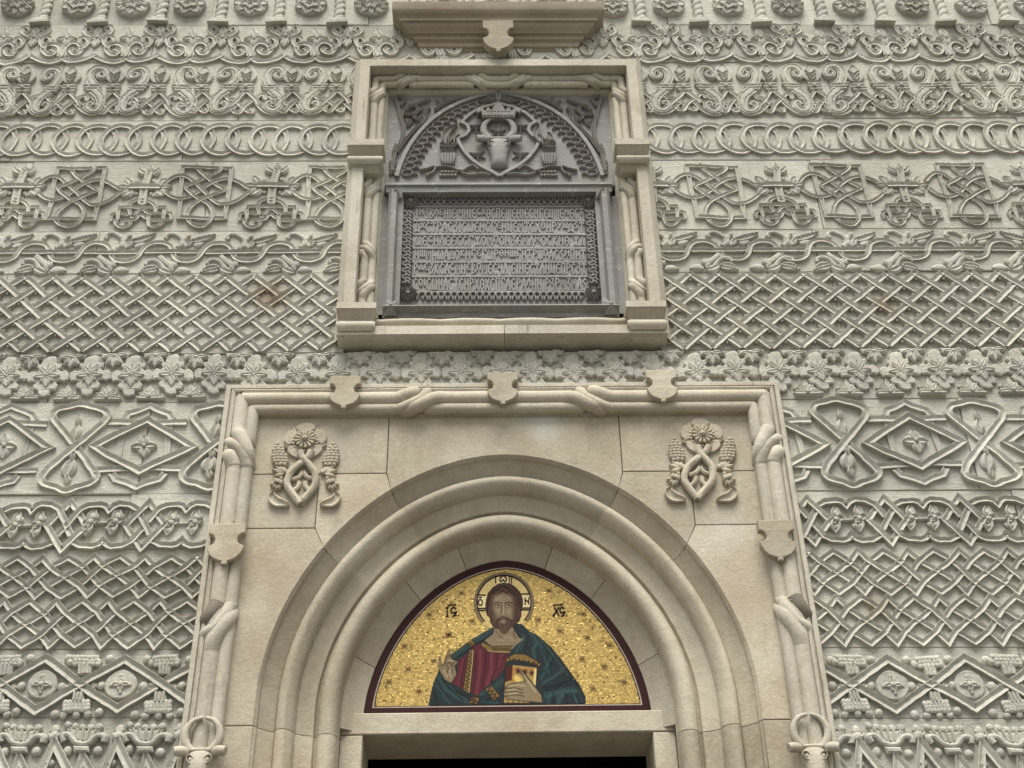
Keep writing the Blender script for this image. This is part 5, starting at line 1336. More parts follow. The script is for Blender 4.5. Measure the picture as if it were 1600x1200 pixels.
def tiles(name, cx, cz, w, h, col, mat, d, tilt):
    N = len(cx)
    if N == 0: return
    tx, tz = rngm.normal(0, tilt, N), rngm.normal(0, tilt, N)
    V = np.zeros((N, 4, 3))
    for k, (sx_, sz_) in enumerate(((-1, -1), (1, -1), (1, 1), (-1, 1))):
        V[:, k, 0] = cx+sx_*w/2; V[:, k, 2] = cz+sz_*h/2; V[:, k, 1] = -(d+sx_*w/2*tx+sz_*h/2*tz)
    me = bpy.data.meshes.new(name); me.from_pydata([tuple(p) for p in V.reshape(-1, 3)], [], [tuple(range(4*i, 4*i+4)) for i in range(N)]); me.update()
    at = me.color_attributes.new('tessera', 'FLOAT_COLOR', 'POINT'); c4 = np.ones((N, 4, 4)); c4[:, :, :3] = col[:, None, :]
    at.data.foreach_set('color', c4.reshape(-1)); me.materials.append(mat)
    o = bpy.data.objects.new(name, me); scene.collection.objects.link(o); o.parent = mosaic; o['kind'] = 'stuff'; return o
# gold ground, laid in courses
cx, cz, ww = [], [], []; z = bz+0.05; hrow = 0.0085
while z < 4.9:
    x = -0.75+rngm.uniform(0, .01)
    while x < 0.75:
        w_ = rngm.uniform(0.0085, 0.0125); cx.append(x+w_/2); cz.append(z); ww.append(w_); x += w_
    z += hrow
cx, cz, ww = map(np.array, (cx, cz, ww)); pts = np.c_[cx, cz]
keep = inpoly(pts, field) & (~inpoly(pts, np.array(sil)) | (distpoly(pts, np.array(sil)) < 0.009)) & (np.hypot((cx-hc[0])/Rh, (cz-hc[1])/Rhz) > 0.93)
cx, cz, ww = cx[keep], cz[keep], ww[keep]; N = len(cx)
g0 = RGB(186, 158, 94); v_ = np.clip(rngm.normal(1.0, 0.14, N), 0.5, 1.5); col = g0[None]*v_[:, None]; dk = rngm.random(N) < 0.03; col[dk] = col[dk]*0.4
tiles('gold_ground', cx, cz, ww*0.94, np.full(N, hrow*0.93), col, M_GOLD, MD, 0.07)
# halo and figure in fine tesserae
st_ = 0.0033; gx, gz = np.meshgrid(np.arange(-0.45, 0.47, st_), np.arange(bz+0.05, 4.83, st_)); pts = np.c_[gx.ravel(), gz.ravel()]
rh = np.hypot((pts[:, 0]-hc[0])/Rh, (pts[:, 1]-hc[1])/Rhz); infig = inpoly(pts, np.array(sil)) | inpoly(pts, np.array(hair)) | inpoly(pts, np.array(rhand))
keep = (infig | (rh <= 1.0)) & inpoly(pts, field); pts = pts[keep]; rh = rh[keep]; N = len(pts)
base = np.tile(RGB(188, 166, 110), (N, 1))*np.clip(rngm.normal(1, .12, N), .6, 1.4)[:, None]; nm = np.array(['halo']*N, dtype=object)
arm = (np.abs(pts[:, 0]-hc[0]) < 0.036) | ((np.abs(pts[:, 1]-hc[1]-0.002) < 0.036)); base[arm] = RGB(206, 188, 140)
colr, nm = paint(pts, base, nm); fig_ = nm != 'halo'; skin_ = np.isin(nm.astype(str), ['face', 'neck', 'hair', 'beard', 'book_holding_hand', 'blessing_hand', 'book']); colr[fig_] *= np.where(skin_[fig_], 0.98, 0.60)[:, None]; colr = colr*np.clip(rngm.normal(1, .09, N), .7, 1.35)[:, None]
for u in sorted(set(nm)):
    k = nm == u; p = pts[k]
    tiles(u, p[:, 0], p[:, 1], np.full(len(p), st_*0.97), np.full(len(p), st_*0.97), np.clip(colr[k], 0, 1), M_GOLD if u == 'halo' else M_TESS, MD+0.0006, 0.03)
# halo rings, cross bars, letters, stars
def ink(pts, hw, name, mat=M_INK, closed=False, base=MD+0.0012, join=None):
    m = join or MB(); m.sweep(pts, hw, 0.0024, PF, closed=closed, base=base)
    if not join: return m.build(name, mat, mosaic, (pts[0][0], 0, pts[0][1]), rough=0)
def ell(f, a0, a1, n=40): return [(hc[0]+f*Rh*math.cos(R(a0+(a1-a0)*k/n)), hc[1]+f*Rhz*math.sin(R(a0+(a1-a0)*k/n))) for k in range(n+1)]
ink(ell(0.985, -40, 222, 60), 0.0075, 'halo_rim', plain('halo_rim_tesserae', lin(116, 100, 74), 0.5))
ink(ell(0.925, -42, 224, 60), 0.0035, 'halo_ring')
for s in ([(340, 95), (345, 215)], [(600, 95), (585, 220)], [(560, 95), (555, 212)], [(45, 395), (190, 400)], [(40, 608), (188, 605)], [(60, 640), (188, 638)], [(740, 382), (885, 380)], [(755, 600), (900, 600)], [(755, 628), (890, 630)]):
    ink(F3(s), 0.003, 'halo_cross_line')
def letter(strokes, hw=0.0042):
    m = MB(); 
    for s in strokes: ink(s, hw, '', join=m)
    m.build('letter', M_INK, mosaic, (strokes[0][0][0], 0, strokes[0][0][1]), rough=0)
letter([F3(catmull([(105, 465), (75, 500), (80, 545), (105, 558), (132, 540), (135, 495)], 4, True)+[(105, 465)]), F3([(82, 434), (130, 432)])], 0.0032)
letter([F3(catmull([(420, 130), (408, 165), (430, 188), (460, 160), (490, 188), (515, 165), (505, 130)], 4)), F3([(420, 104), (505, 102)]), F3([(412, 128), (440, 122)]), F3([(485, 122), (512, 128)])], 0.0032)
letter([F3([(805, 435), (805, 540)]), F3([(862, 435), (860, 540)]), F3([(805, 470), (862, 510)]), F3([(795, 540), (818, 540)])], 0.0032)
letter([F1([(125, 462), (125, 555)]), F1([(112, 462), (138, 462)]), F1([(112, 555), (138, 555)])]); 
letter([F1(catmull([(215, 478), (190, 460), (165, 485), (172, 515), (200, 515), (205, 540), (180, 555)], 4)), F1([(205, 505), (215, 540), (222, 500)])])
letter([F1([(130, 440), (215, 432)])], 0.0035); letter([F1([(240, 540), (248, 542)])], 0.005)
letter([F1([(1240, 458), (1290, 550)]), F1([(1290, 458), (1230, 548)]), F1([(1222, 548), (1248, 548)])]); letter([F1(catmull([(1345, 475), (1318, 458), (1300, 485), (1308, 515), (1330, 515), (1335, 540), (1312, 552)], 4)), F1([(1335, 505), (1345, 535), (1352, 500)])])
letter([F1([(1225, 440), (1335, 428)])], 0.0035); letter([F1([(1364, 545), (1374, 547)])], 0.005)
stars = [F1([q])[0] for q in ((275, 312), (1185, 285), (1540, 530), (1075, 590), (385, 602), (1300, 705), (140, 745))]
MZf = MZ(560, 860, 3.478)
stars += [MZf([q])[0] for q in ((385, 350), (250, 520), (490, 460), (270, 645), (165, 715), (1245, 475), (1365, 515), (1215, 590), (1335, 630), (1445, 715), (330, 765), (410, 600), (1275, 750))]
for sx_, sz_ in stars:
    m = MB(); ph = random.uniform(0, .6)
    for k in range(8):
        A = ph+k*math.pi/4; L = 0.017 if k % 2 == 0 else 0.023
        m.sweep([(sx_+.002*math.cos(A), sz_+.002*math.sin(A)), (sx_+L*math.cos(A), sz_+L*math.sin(A))], [0.0026, 0.0007], 0.0016, PF, base=MD+0.0009)
    m.build('star', M_STAR, mosaic, (sx_, 0, sz_), rough=0)

# ================================================================== FRAME ROUND THE PLAQUE
frame = thing('plaque_frame', 'pale limestone frame with twisted rolls, side brackets and a sill, around the grey plaque', 'frame')
FX = (-P(556, 87, 0.05)[0]+P(1000, 85, 0.05)[0])/2; FXC = (P(556, 87, 0.05)[0]+P(1000, 85, 0.05)[0])/2
FZ1 = P(778, 86, 0.10)[1]; FZ0 = P(784, 506, 0.14)[1]
fpath = [(-FX+FXC, FZ0-0.05), (-FX+FXC, FZ1), (FX+FXC, FZ1), (FX+FXC, FZ0-0.05)]
fprof = [(0, -0.12), (0, 0.035), (0.040, 0.098), (0.045, 0.102), (0.104, 0.102), (0.108, 0.098), (0.110, 0.012), (0.118, -0.010), (0.205, -0.022), (0.215, -0.030), (0.228, -0.055), (0.228, -0.12)]
ring_sweep(resample(fpath, 0.04), fprof, 'frame_moulding', M_FRAME, frame)
oA, oB, oO = 0.140, 0.186, 0.114
zof = lambda y: P(590, y, 0.03)[1]
for sg in (-1, 1):
    L = FZ1-FZ0
    rr = roll_runs(L, [(FZ1-zof(152), -1), (FZ1-zof(226), 1), (FZ1-zof(300), -1), (FZ1-zof(385), 1), (FZ1-zof(455), -1)], oA, oB, oO, 0.010, k=0.52)
    lay_rolls(rr, lambda s, o, d, sg=sg: (FXC+sg*(FX-o), FZ1-max(s, o), d), 0.0265, 0.0235, 'roll_moulding', M_FRAME, frame, n=12)
    rr = roll_runs(FX, [(FX+P(642, 120, 0.03)[0], -1), (FX+P(738, 120, 0.03)[0], 1)], oA, oB, oO, 0.010, k=0.62)
    lay_rolls(rr, lambda s, o, d, sg=sg: (FXC+sg*(FX-max(s, o)), FZ1-o, d), 0.0265, 0.0235, 'roll_moulding', M_FRAME, frame, n=12)
def bracket(xo, xi, ys, name):
    """moulded block; ys = image rows of its levels; xo, xi = outer and inner edges"""
    zz = [P(572, y, d)[1] for y, d in ys]; a, b = min(xo, xi), max(xo, xi); m = MB()
    z0, z1, z2, z3, z4, z5 = zz
    lv = [(z0, 0.0, 0.165), (z1, 0.0, 0.165), (z1-0.004, 0.010, 0.155)]
    for k in range(6):
        t = k/5; lv.append((z1-0.006+(z2-z1)*t, 0.012+0.026*(1-math.cos(t*math.pi/2))+0.006*t, 0.152-0.045*math.sin(t*math.pi/2)))
    for k in range(7):
        t = k/6; lv.append((z2-0.008+(z3-z2)*t, 0.022-0.020*math.sin(math.pi*t), 0.128+0.022*math.sin(math.pi*t)))
    lv += [(z4, 0.022, 0.115), (z5, 0.036, 0.075)]
    m.stack([(z, a+e, b-e, 0.0, d) for z, e, d in lv]); return m.build(name, M_FRAME, frame, ((a+b)/2, 0, z0), rough=0.0014, smooth=30)
for sg, xo, xi in ((-1, P(543, 222, 0.16)[0], P(600, 222, 0.16)[0]), (1, P(1015, 222, 0.16)[0], P(961, 222, 0.16)[0])):
    bracket(xo, xi, ((217, .165), (226, .165), (244, .12), (254, .13), (258, .11), (270, .08)), 'bracket')
for sg, xo, xi in ((-1, P(526, 478, 0.16)[0], P(588, 478, 0.16)[0]), (1, P(1041, 478, 0.16)[0], P(978, 478, 0.16)[0])):
    bracket(xo, xi, ((472, .165), (481, .165), (501, .12), (515, .13), (519, .11), (527, .10)), 'bracket')
# sill
xs0, xs1 = P(528, 541, 0.02)[0], P(1042, 541, 0.02)[0]
for a, b in ((xs0, 0.006), (0.010, xs1)):
    m = MB(); zt, zf, zb = P(784, 507, 0.12)[1], P(784, 521, 0.12)[1], P(784, 541, 0.015)[1]
    m.stack([(zt, a, b, -0.12, 0.115), (zt-0.004, a, b, -0.12, 0.12), (zf, a, b, -0.12, 0.12), (zb+0.004, a, b, -0.12, 0.022), (zb, a, b, -0.12, 0.0)])
    m.build('sill_stone', M_FRAME, frame, ((a+b)/2, 0, zb), rough=0.0018, smooth=25)
pts = []
for i in range(160):
    x = xs0+0.17+(xs1-xs0-0.34)*i/159; pts.append((x, P(784, 503, 0.06)[1]+0.004*abs(math.sin((x+0.02)*9.3)), 0.055))
m = MB(); m.tube(pts, [0.020+0.004*abs(math.sin((p[0]+0.02)*9.3)) for p in pts], 12); m.build('sill_roll', M_FRAME, frame, (0, 0, FZ0), rough=0.001, smooth=40)

# ================================================================== MARBLE PLAQUE
plaque = thing('marble_plaque', 'grey veined marble plaque with bull-head arms above a six-line carved inscription', 'plaque')
TD = -0.055
tz0, tz1 = P(778, 287, TD)[1], FZ1-0.20
m = MB(); m.plate([(-0.80, tz0-0.02), (0.80, tz0-0.02), (0.80, tz1+0.05), (-0.80, tz1+0.05)], 0.05, TD-0.05, 0.003, 0)
tym = m.build('tympanum_slab', M_MARB, plaque, (0, 0, tz0), rough=0.001)
def tsub(m_, name, mat=M_MARB, smooth=30):
    o = m_.build(name, mat, tym, (0, 0, tz0), rough=0.0008, smooth=smooth); o.location = (0, 0, 0); return o
TZ = zoomer(600, 130, 4.324, TD+0.02)
def mir(p): return [(1546-a, b) for a, b in p]
archl = [(85, 625), (105, 560), (150, 455), (215, 355), (300, 262), (400, 185), (510, 128), (620, 90), (710, 70), (773, 55)]
ap = catmull(TZ(archl), 6); sym = ap+[(2*TZ([(773, 55)])[0][0]-x, z) for x, z in ap[-2::-1]]
m = MB(); m.sweep(sym, 0.0150, 0.022, PF, base=TD); tsub(m, 'arch_band')
lp = offset(sym, 0.060); LL = polylen(lp); nl = 34
for k in range(nl):
    s0 = LL[-1]*(k+0.7)/(nl+0.4); j = max(i for i in range(len(LL)) if LL[i] <= s0); j = min(j, len(lp)-2)
    f = (s0-LL[j])/(LL[j+1]-LL[j]); c = (lp[j][0]+(lp[j+1][0]-lp[j][0])*f, lp[j][1]+(lp[j+1][1]-lp[j][1])*f)
    if abs(k-(nl-1)/2) < 1.6: continue
    m = MB(); m.sweep([(c[0]+0.034*math.cos(2*math.pi*q/16), c[1]+0.026*math.sin(2*math.pi*q/16)) for q in range(16)], 0.0055, 0.018, PR, closed=True, base=TD, dz=[0.004*math.cos(2*math.pi*q/16) for q in range(16)])
    nx_, nz_ = lp[j+1][1]-lp[j][1], -(lp[j+1][0]-lp[j][0]); L_ = math.hypot(nx_, nz_); nx_ /= L_; nz_ /= L_
    m.ball(c[0]+nx_*0.032, c[1]+nz_*0.03, TD+0.01, 0.010, n=7, m=4); m.leaf((c[0]+nx_*0.03, c[1]+nz_*0.03), (c[0]+nx_*0.068, c[1]+nz_*0.068), 0.009, 0.018, base=TD, n=5)
    tsub(m, 'loop', M_MARBR)
m = MB()
for a, b, w_ in (((773, 130), (773, 50), .028), ((770, 110), (640, 125), .016), ((776, 110), (906, 125), .016), ((770, 95), (690, 95), .012), ((776, 95), (856, 95), .012)):
    p, q = TZ([a, b]); m.leaf(p, q, w_, 0.046, base=TD)
tsub(m, 'crest_bud')
shl = [(778, 625), (735, 598), (660, 560), (585, 505), (530, 440), (500, 385), (505, 365), (545, 352), (572, 318), (562, 282), (525, 262), (585, 205), (660, 165), (730, 145), (773, 128)]
sp = catmull(TZ(shl[:6]), 4)[:-1]+catmull(TZ(shl[5:11]), 4)[:-1]+catmull(TZ(shl[10:]), 4); cxs = TZ([(775, 300)])[0][0]
shp = sp+[(2*cxs-x, z) for x, z in sp[-2::-1]]
m = MB(); m.sweep(shp, 0.0125, 0.024, PF, base=TD); tsub(m, 'shield_outline')
cb = TZ([(772, 392)])[0]; bull_head(cxs, cb[1], 0.158, TD, plaque, M_MARB, flat=0.62)
m = MB(); m.plate(TZ([(668, 252), (880, 252), (892, 212), (915, 222), (925, 200), (890, 178), (862, 205), (842, 178), (820, 202), (800, 168), (773, 145), (746, 168), (726, 202), (704, 178), (684, 205), (656, 178), (622, 200), (632, 222), (655, 212)]), 0.05, TD, 0.005, 0.0)
for k in range(9): p, = TZ([(680+23*k, 238)]); m.ball(p[0], p[1], TD+0.045, 0.012, n=7, m=4)
for k in range(7): p, = TZ([(702+24*k, 212)]); m.ball(p[0], p[1], TD+0.045, 0.010, n=7, m=4)
tsub(m, 'crown', M_MARBR)
for c_, ph in (((620, 292), .1), ((924, 292), -.1), ((773, 330), 0), ((630, 480), .1), ((922, 480), -.1)):
    p, = TZ([c_]); m = MB()
    for k in range(6):
        A = ph+math.pi/2+k*math.pi/3; L = 0.060; V = []
        tip = (p[0]+L*math.cos(A), p[1]+L*math.sin(A)*1.15); s1 = (p[0]+0.018*math.cos(A+.52), p[1]+0.018*math.sin(A+.52)); s2 = (p[0]+0.018*math.cos(A-.52), p[1]+0.018*math.sin(A-.52))
        m.add([(p[0], -(TD+0.034), p[1]), (s1[0], -(TD+0.012), s1[1]), (tip[0], -(TD+0.010), tip[1]), (s2[0], -(TD+0.012), s2[1]), (s1[0], -(TD-0.01), s1[1]), (tip[0], -(TD-0.01), tip[1]), (s2[0], -(TD-0.01), s2[1])], [(0, 1, 2), (0, 2, 3), (1, 4, 5, 2), (2, 5, 6, 3)])
    tsub(m, 'star', M_MARB, smooth=5)
for mm_ in (lambda p: p, mir):
    m = MB()
    m.plate(TZ(mm_([(395, 455), (470, 455), (485, 480), (478, 525), (462, 550), (400, 550), (385, 525), (380, 480)])), 0.030, TD, 0.006, 0)
    for k in range(4): q = TZ(mm_([(402+20*k, 490), (408+16*k, 540)])); m.sweep(q, 0.006, 0.04, PR, base=TD)
    for y in (438, 462): q = TZ(mm_([(388, y), (474, y)])); m.sweep(q, 0.009, 0.042, PR, base=TD)
    tsub(m, 'torch_vase')
    m = MB()
    for a, b, w_, bd in (((430, 425), (498, 275), .026, .2), ((430, 425), (385, 400), .018, .3), ((440, 425), (482, 390), .018, -.3), ((430, 410), (440, 330), .02, -.1)):
        p, q = TZ(mm_([a, b])); m.leaf(p, q, w_, 0.036, base=TD, bend=bd, prof=PC)
    m.sweep(catmull(TZ(mm_([(425, 420), (470, 415), (480, 370), (510, 350)])), 5), 0.008, 0.034, PR, base=TD); tsub(m, 'torch_flame', M_MARBR)
    m = MB()
    for s in ([(240, 585), (290, 575), (345, 560), (330, 600), (290, 615), (300, 625)], [(350, 565), (430, 560), (520, 590), (560, 570), (600, 555), (640, 580)], [(520, 600), (580, 618), (650, 610), (720, 615)]): m.sweep(catmull(TZ(mm_(s)), 5), 0.009, 0.028, PR, base=TD)
    for r_ in range(2):
        for k in range(5): p, = TZ(mm_([(385+24*k+8*r_, 615-22*r_)])); m.ball(p[0], p[1], TD+0.006, 0.014, n=7, m=4)
    tsub(m, 'fruit_garland', M_MARBR)
    m = MB()
    for s in ([(55, 590), (75, 470), (110, 400), (130, 300), (110, 215), (95, 150), (70, 90)], [(85, 465), (130, 400), (200, 320), (262, 260), (280, 190), (230, 190), (205, 230), (250, 255)], [(130, 210), (200, 210), (230, 170), (180, 150), (145, 185), (200, 150), (290, 115), (300, 100)], [(110, 150), (140, 110), (130, 85)], [(345, 180), (400, 140), (470, 110), (560, 92)], [(240, 240), (290, 180), (310, 165)]):
        m.sweep(catmull(TZ(mm_(s)), 5), 0.0105, 0.028, PV, base=TD)
    for a, b in (((150, 290), (200, 230)), ((170, 270), (150, 230)), ((400, 150), (350, 110)), ((440, 130), (400, 90)), ((480, 115), (520, 85)), ((60, 480), (80, 400)), ((130, 100), (90, 80))):
        p, q = TZ(mm_([a, b])); m.leaf(p, q, 0.014, 0.026, base=TD)
    for k in range(4): 
        for j in range(2): p, = TZ(mm_([(45+26*j, 520+24*k)])); m.leaf((p[0], p[1]+0.01), (p[0], p[1]-0.03), 0.012, 0.02, base=TD, n=5)
    tsub(m, 'corner_vine', M_MARBR)
# shelf between the two halves
m = MB(); zs0, zs1 = P(778, 284, 0.02)[1], P(778, 297, 0.02)[1]; xa, xb = P(602, 290, 0.02)[0], P(957, 290, 0.02)[0]
m.stack([(zs0, xa, xb, -0.12, 0.0), (zs0-0.004, xa, xb, -0.12, 0.018), (zs0-0.022, xa, xb, -0.12, 0.020), (zs0-0.030, xa+0.004, xb-0.004, -0.12, 0.008), (zs1, xa+0.004, xb-0.004, -0.12, 0.004)])
m.build('shelf', M_MARB, plaque, (0, 0, zs1), rough=0.001)
# inscription panel
ID = -0.062
ix0, ix1 = P(598, 470, 0.03)[0], P(967, 470, 0.03)[0]; iz0 = P(783, 476, 0.03)[1]
m = MB(); m.plate([(ix0+0.02, iz0-0.03), (ix1-0.02, iz0-0.03), (ix1-0.02, zs1+0.02), (ix0+0.02, zs1+0.02)], 0.02, ID-0.02, 0.002, 0)
ins = m.build('inscription_slab', M_MARB, plaque, (0, 0, iz0), rough=0.0006)
def isub(m_, name, mat=M_MARB):
    o = m_.build(name, mat, ins, (0, 0, iz0), rough=0.0005, smooth=30); o.location = (0, 0, 0); return o
jprof = [(-0.09, -0.12), (-0.09, -0.050), (-0.002, -0.046), (0, 0.0), (0.020, 0.022), (0.052, 0.028), (0.056, 0.018), (0.064, -0.02), (0.092, -0.028), (0.096, -0.06), (0.096, -0.11)]
for sg in (-1, 1):
    e = ix0 if sg < 0 else ix1; m = MB(); V = []; k = len(jprof)
    for z in np.linspace(iz0-0.01, zs1+0.01, 14):
        for o_, d in jprof: V.append((e-sg*o_, -d, z))
    m.add(V, [(i*k+q, i*k+q+1, (i+1)*k+q+1, (i+1)*k+q) for i in range(13) for q in range(k-1)]); m.build('side_post', M_MARB, plaque, (e, 0, iz0), rough=0.001)
m = MB(); zl = P(783, 497, -0.02)[1]
m.stack([(iz0, ix0, ix1, -0.12, 0.030), (iz0-0.008, ix0, ix1, -0.12, 0.034), (zl+0.03, ix0, ix1, -0.12, -0.010), (zl, ix0, ix1, -0.12, -0.012)])
m.build('ledge', M_MARB, plaque, (0, 0, zl), rough=0.001)
for e, sg in ((ix0, 1), (ix1, -1)):                            # small pyramids at the corners
    for zz, up_ in ((iz0, -1), (zs1+0.005, -1), (iz0+0.002, 1)):
        m = MB(); x0 = e+sg*0.008; x1 = e+sg*0.085; xm = (x0+x1)/2; dt = 0.040
        m.add([(x0, 0.0, zz+up_*0.055), (x1, 0.0, zz+up_*0.055), (xm, -dt, zz), (xm, 0.02, zz+up_*0.01), (x0, -0.002, zz), (x1, -0.002, zz)], [(0, 1, 2), (0, 2, 4), (1, 5, 2), (4, 2, 5)])
        m.build('corner_stop', M_MARB, plaque, (xm, 0, zz), rough=0, smooth=5)
IZ = zoomer(590, 280, 4.103, ID+0.01)
for c_ in ((212, 147), (1350, 143), (195, 737), (1385, 732)):
    p, = IZ([c_]); m = MB()
    for k in range(12):
        A = 2*math.pi*k/12; m.leaf((p[0]+.008*math.cos(A), p[1]+.008*math.sin(A)), (p[0]+.054*math.cos(A), p[1]+.056*math.sin(A)), 0.0105, 0.030, base=ID, n=6, prof=PC)
    m.ball(p[0], p[1], ID+0.022, 0.015, n=10, m=5); isub(m, 'corner_rosette')
for y0, n_l, x0, x1, fl_ in ((137, 26, 265, 1310, 1), (752, 26, 265, 1330, -1)):
    m = MB()
    for k in range(n_l):
        x = x0+(x1-x0)*(k+.5)/n_l; pw = (x1-x0)/n_l
        m.sweep(catmull(IZ([(x-pw*.85, y0-22*fl_), (x-pw*.55, y0+12*fl_), (x, y0+26*fl_), (x+pw*.55, y0+12*fl_), (x+pw*.85, y0-22*fl_)]), 3), 0.0062, 0.018, PR, base=ID, dz=None)
        p, = IZ([(x, y0-2*fl_)]); m.leaf((p[0], p[1]+0.014*fl_), (p[0], p[1]-0.012*fl_), 0.010, 0.016, base=ID, n=5)
    isub(m, 'loop_border')
for x0, x1 in ((190, 182), (1358, 1385)):
    m = MB(); n_l = 11
    for k in range(n_l):
        y = 205+470*(k+.5)/n_l; x = x0+(x1-x0)*(k/n_l)
        for s in ([(x-28, y-20), (x-8, y-8), (x+14, y-14), (x+28, y+2)], [(x-28, y+10), (x-12, y+16), (x+10, y+8), (x+26, y+20)]): m.sweep(catmull(IZ(s), 3), 0.010, 0.026, PR, base=ID)
        p, = IZ([(x, y)]); m.ball(p[0], p[1], ID+0.014, 0.010, n=6, m=3)
    isub(m, 'braid_border')
GL = {'А': [[(0, 0), (.45, 1), (.6, 1), (1, 0)], [(.2, .42), (.8, .42)]], 'В': [[(.1, 0), (.1, 1), (.8, .85), (.3, .52), (.95, .25), (.1, 0)]], 'Г': [[(.2, 0), (.2, 1), (.95, 1), (.95, .8)]], 'Д': [[(0, -.0), (0, .15), (1, .15), (1, 0)], [(.15, .15), (.5, 1), (.85, .15)]],
      'Е': [[(.95, .85), (.6, 1), (.15, .8), (.15, .2), (.6, 0), (.95, .15)], [(.15, .5), (.8, .5)]], 'Ж': [[(.5, 0), (.5, 1)], [(0, 1), (1, 0)], [(1, 1), (0, 0)]], 'З': [[(.1, .95), (.85, 1), (.4, .6), (.9, .45), (.7, .05), (.1, 0)]], 'И': [[(.1, 0), (.1, 1)], [(.9, 0), (.9, 1)], [(.1, .35), (.9, .65)]],
      'Н': [[(.1, 0), (.1, 1)], [(.9, 0), (.9, 1)], [(.1, .65), (.9, .4)]], 'І': [[(.5, 0), (.5, 1)]], 'К': [[(.15, 0), (.15, 1)], [(.9, 1), (.25, .5), (.9, 0)]], 'Л': [[(0, 0), (.45, 1), (.6, 1), (1, 0)]], 'М': [[(.05, 0), (.1, 1), (.5, .35), (.9, 1), (.95, 0)]], 'О': [[(.5, 1), (.1, .75), (.1, .25), (.5, 0), (.9, .25), (.9, .75), (.5, 1)]],
      'П': [[(.1, 0), (.1, 1), (.9, 1), (.9, 0)]], 'Р': [[(.15, 0), (.15, 1), (.8, .95), (.9, .7), (.15, .5)]], 'С': [[(.95, .85), (.5, 1), (.1, .7), (.1, .3), (.5, 0), (.95, .15)]], 'Т': [[(.5, 0), (.5, 1)], [(0, .82), (.05, 1), (.95, 1), (1, .82)]], 'У': [[(.05, 1), (.5, .45)], [(1, 1), (.25, 0)]], 'Х': [[(0, 1), (1, 0)], [(1, 1), (0, 0)]],
      'Ц': [[(.1, 1), (.1, .15), (.9, .15), (.9, 1)], [(.9, .15), (.95, 0)]], 'Ч': [[(.1, 1), (.15, .55), (.9, .55)], [(.9, 1), (.9, 0)]], 'Ш': [[(.05, 1), (.05, 0), (.95, 0), (.95, 1)], [(.5, 0), (.5, 1)]], 'Щ': [[(.05, 1), (.05, .2), (.95, .2), (.95, 1)], [(.5, 0), (.5, 1)]], 'Ь': [[(.15, 1), (.15, 0), (.85, .1), (.9, .4), (.15, .5)]],
      'Ѡ': [[(.2, 1), (.02, .6), (.1, .1), (.35, .1), (.5, .45), (.65, .1), (.9, .1), (.98, .6), (.8, 1)]], 'Ѳ': [[(.5, 1), (.1, .75), (.1, .25), (.5, 0), (.9, .25), (.9, .75), (.5, 1)], [(.1, .5), (.9, .5)]], 'Ѕ': [[(.9, .85), (.5, 1), (.15, .75), (.8, .4), (.6, .05), (.1, .1)]], '†': [[(.5, 0), (.5, 1)], [(.05, .55), (.95, .55)], [(.2, .75), (.8, .75)]]}
ROWS = ["†НЗВЛЕНІЕ ЧНІЕСХѲСПЕШЕНІЕСНГЕЦШЕНЕСТ", "ДХСТРАСЗІСѠЕНСГЕНЦЕМТСХѲНРУЦДЅТ", "ѠЕСНЛЕЕССГЖОМПОНЗЕМЛМОСКНѲ ЖД", "НШМЬѠАДОКНГЕГѠРѲНШГНТРЩПАСЅНПИТ", "РДЕЗКСАСМНЕВПМЕСЧЛ ЕІНЕСТЛНЦЕПРСЗТ", "СОІСѠНАСТСНРХѲХСПГАЕРАЛНН РЗРМЗМАЅ"]
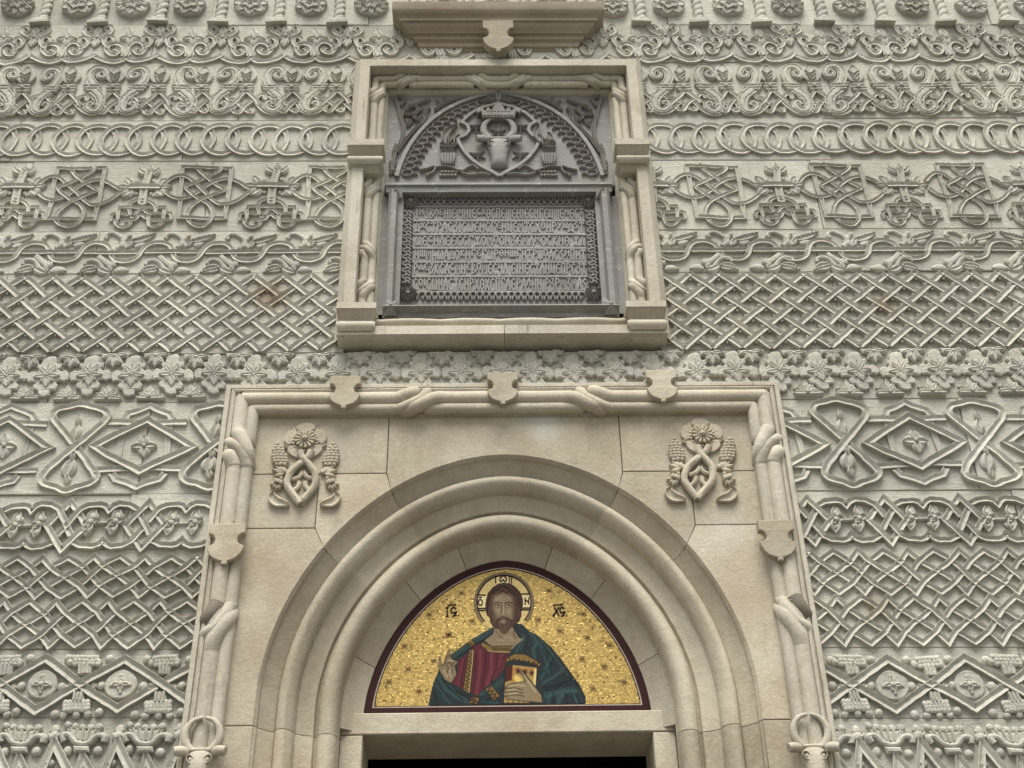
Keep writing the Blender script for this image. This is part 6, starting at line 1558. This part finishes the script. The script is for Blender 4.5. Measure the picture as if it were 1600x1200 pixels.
for (y0, y1, xl, xr_), txt in zip(((187, 250, 236, 1322), (274, 338, 236, 1326), (363, 426, 236, 1332), (451, 516, 232, 1336), (539, 606, 228, 1340), (634, 712, 226, 1344)), ROWS):
    m = MB(); wsum = sum({'І': .55, ' ': .5, 'Ѡ': 1.25, 'Ш': 1.2, 'М': 1.1, 'Ж': 1.2}.get(c, 1) for c in txt); x = xl; u = (xr_-xl)/wsum
    for c in txt:
        w_ = {'І': .55, ' ': .5, 'Ѡ': 1.25, 'Ш': 1.2, 'М': 1.1, 'Ж': 1.2}.get(c, 1)*u
        if c != ' ':
            small = random.random() < 0.16; yb = y1 if not small else y0+(y1-y0)*0.62
            for s in GL[c]:
                m.sweep(IZ([(x+w_*(.14+.72*a), yb-(yb-y0)*b) for a, b in s]), 0.0046, 0.0085, PF, base=ID)
        x += w_
    isub(m, 'inscription_line')
for y, xl, xr_ in ((172, 232, 1330), (262, 230, 1334), (350, 228, 1338), (438, 226, 1340), (527, 222, 1344), (620, 218, 1348), (722, 216, 1352)):
    m = MB(); q = IZ([(xl, y), (xr_, y)]); m.sweep(resample(q, 0.05), 0.0095, 0.008, PF, base=ID); isub(m, 'rule_bar')

# ================================================================== WINDOW-SILL CORBEL AT THE TOP
corbel = thing('moulded_corbel', 'brown stepped stone corbel with a small shield, above the plaque frame', 'corbel')
zc0, zc1 = P(777, 82, 0.0)[1], P(777, 3, 0.16)[1]; zc2 = P(777, 14, 0.16)[1]
w0 = (P(893, 80)[0]-P(661, 80)[0])/2; w1 = (P(943, 14, 0.16)[0]-P(611, 14, 0.16)[0])/2; xc = 0.004
m = MB(); Hc = zc2-zc0; lv = [(zc1, 1.0), (zc2, 1.0), (zc2-0.006, .985)]
for k in range(7): t = k/6; lv.append((zc2-0.010-Hc*0.22*t, .975-.20*math.sin(t*math.pi/2)**1.5))
lv += [(zc2-Hc*.30, .77), (zc2-Hc*.31, .70)]
for k in range(6): t = k/5; lv.append((zc2-Hc*(.32+.22*t), .69-.20*(1-math.cos(t*math.pi/2))))
lv += [(zc2-Hc*.58, .47), (zc2-Hc*.60, .36), (zc2-Hc*.72, .33), (zc2-Hc*.75, .22), (zc2-Hc*.90, .18), (zc2-Hc*.93, .06), (zc0, .02)]
m.stack([(z, xc-w0-(w1-w0)*e, xc+w0+(w1-w0)*e, -0.05, 0.16*e+0.004) for z, e in lv])
m.build('corbel_block', M_SILL, corbel, (0, 0, zc0), rough=0.0012, smooth=25)
c = P(779, 80, 0.17); shield(c[0], c[1]+0.02, 0.205, 0.30, 0.11, 0.166, corbel, M_SILL)
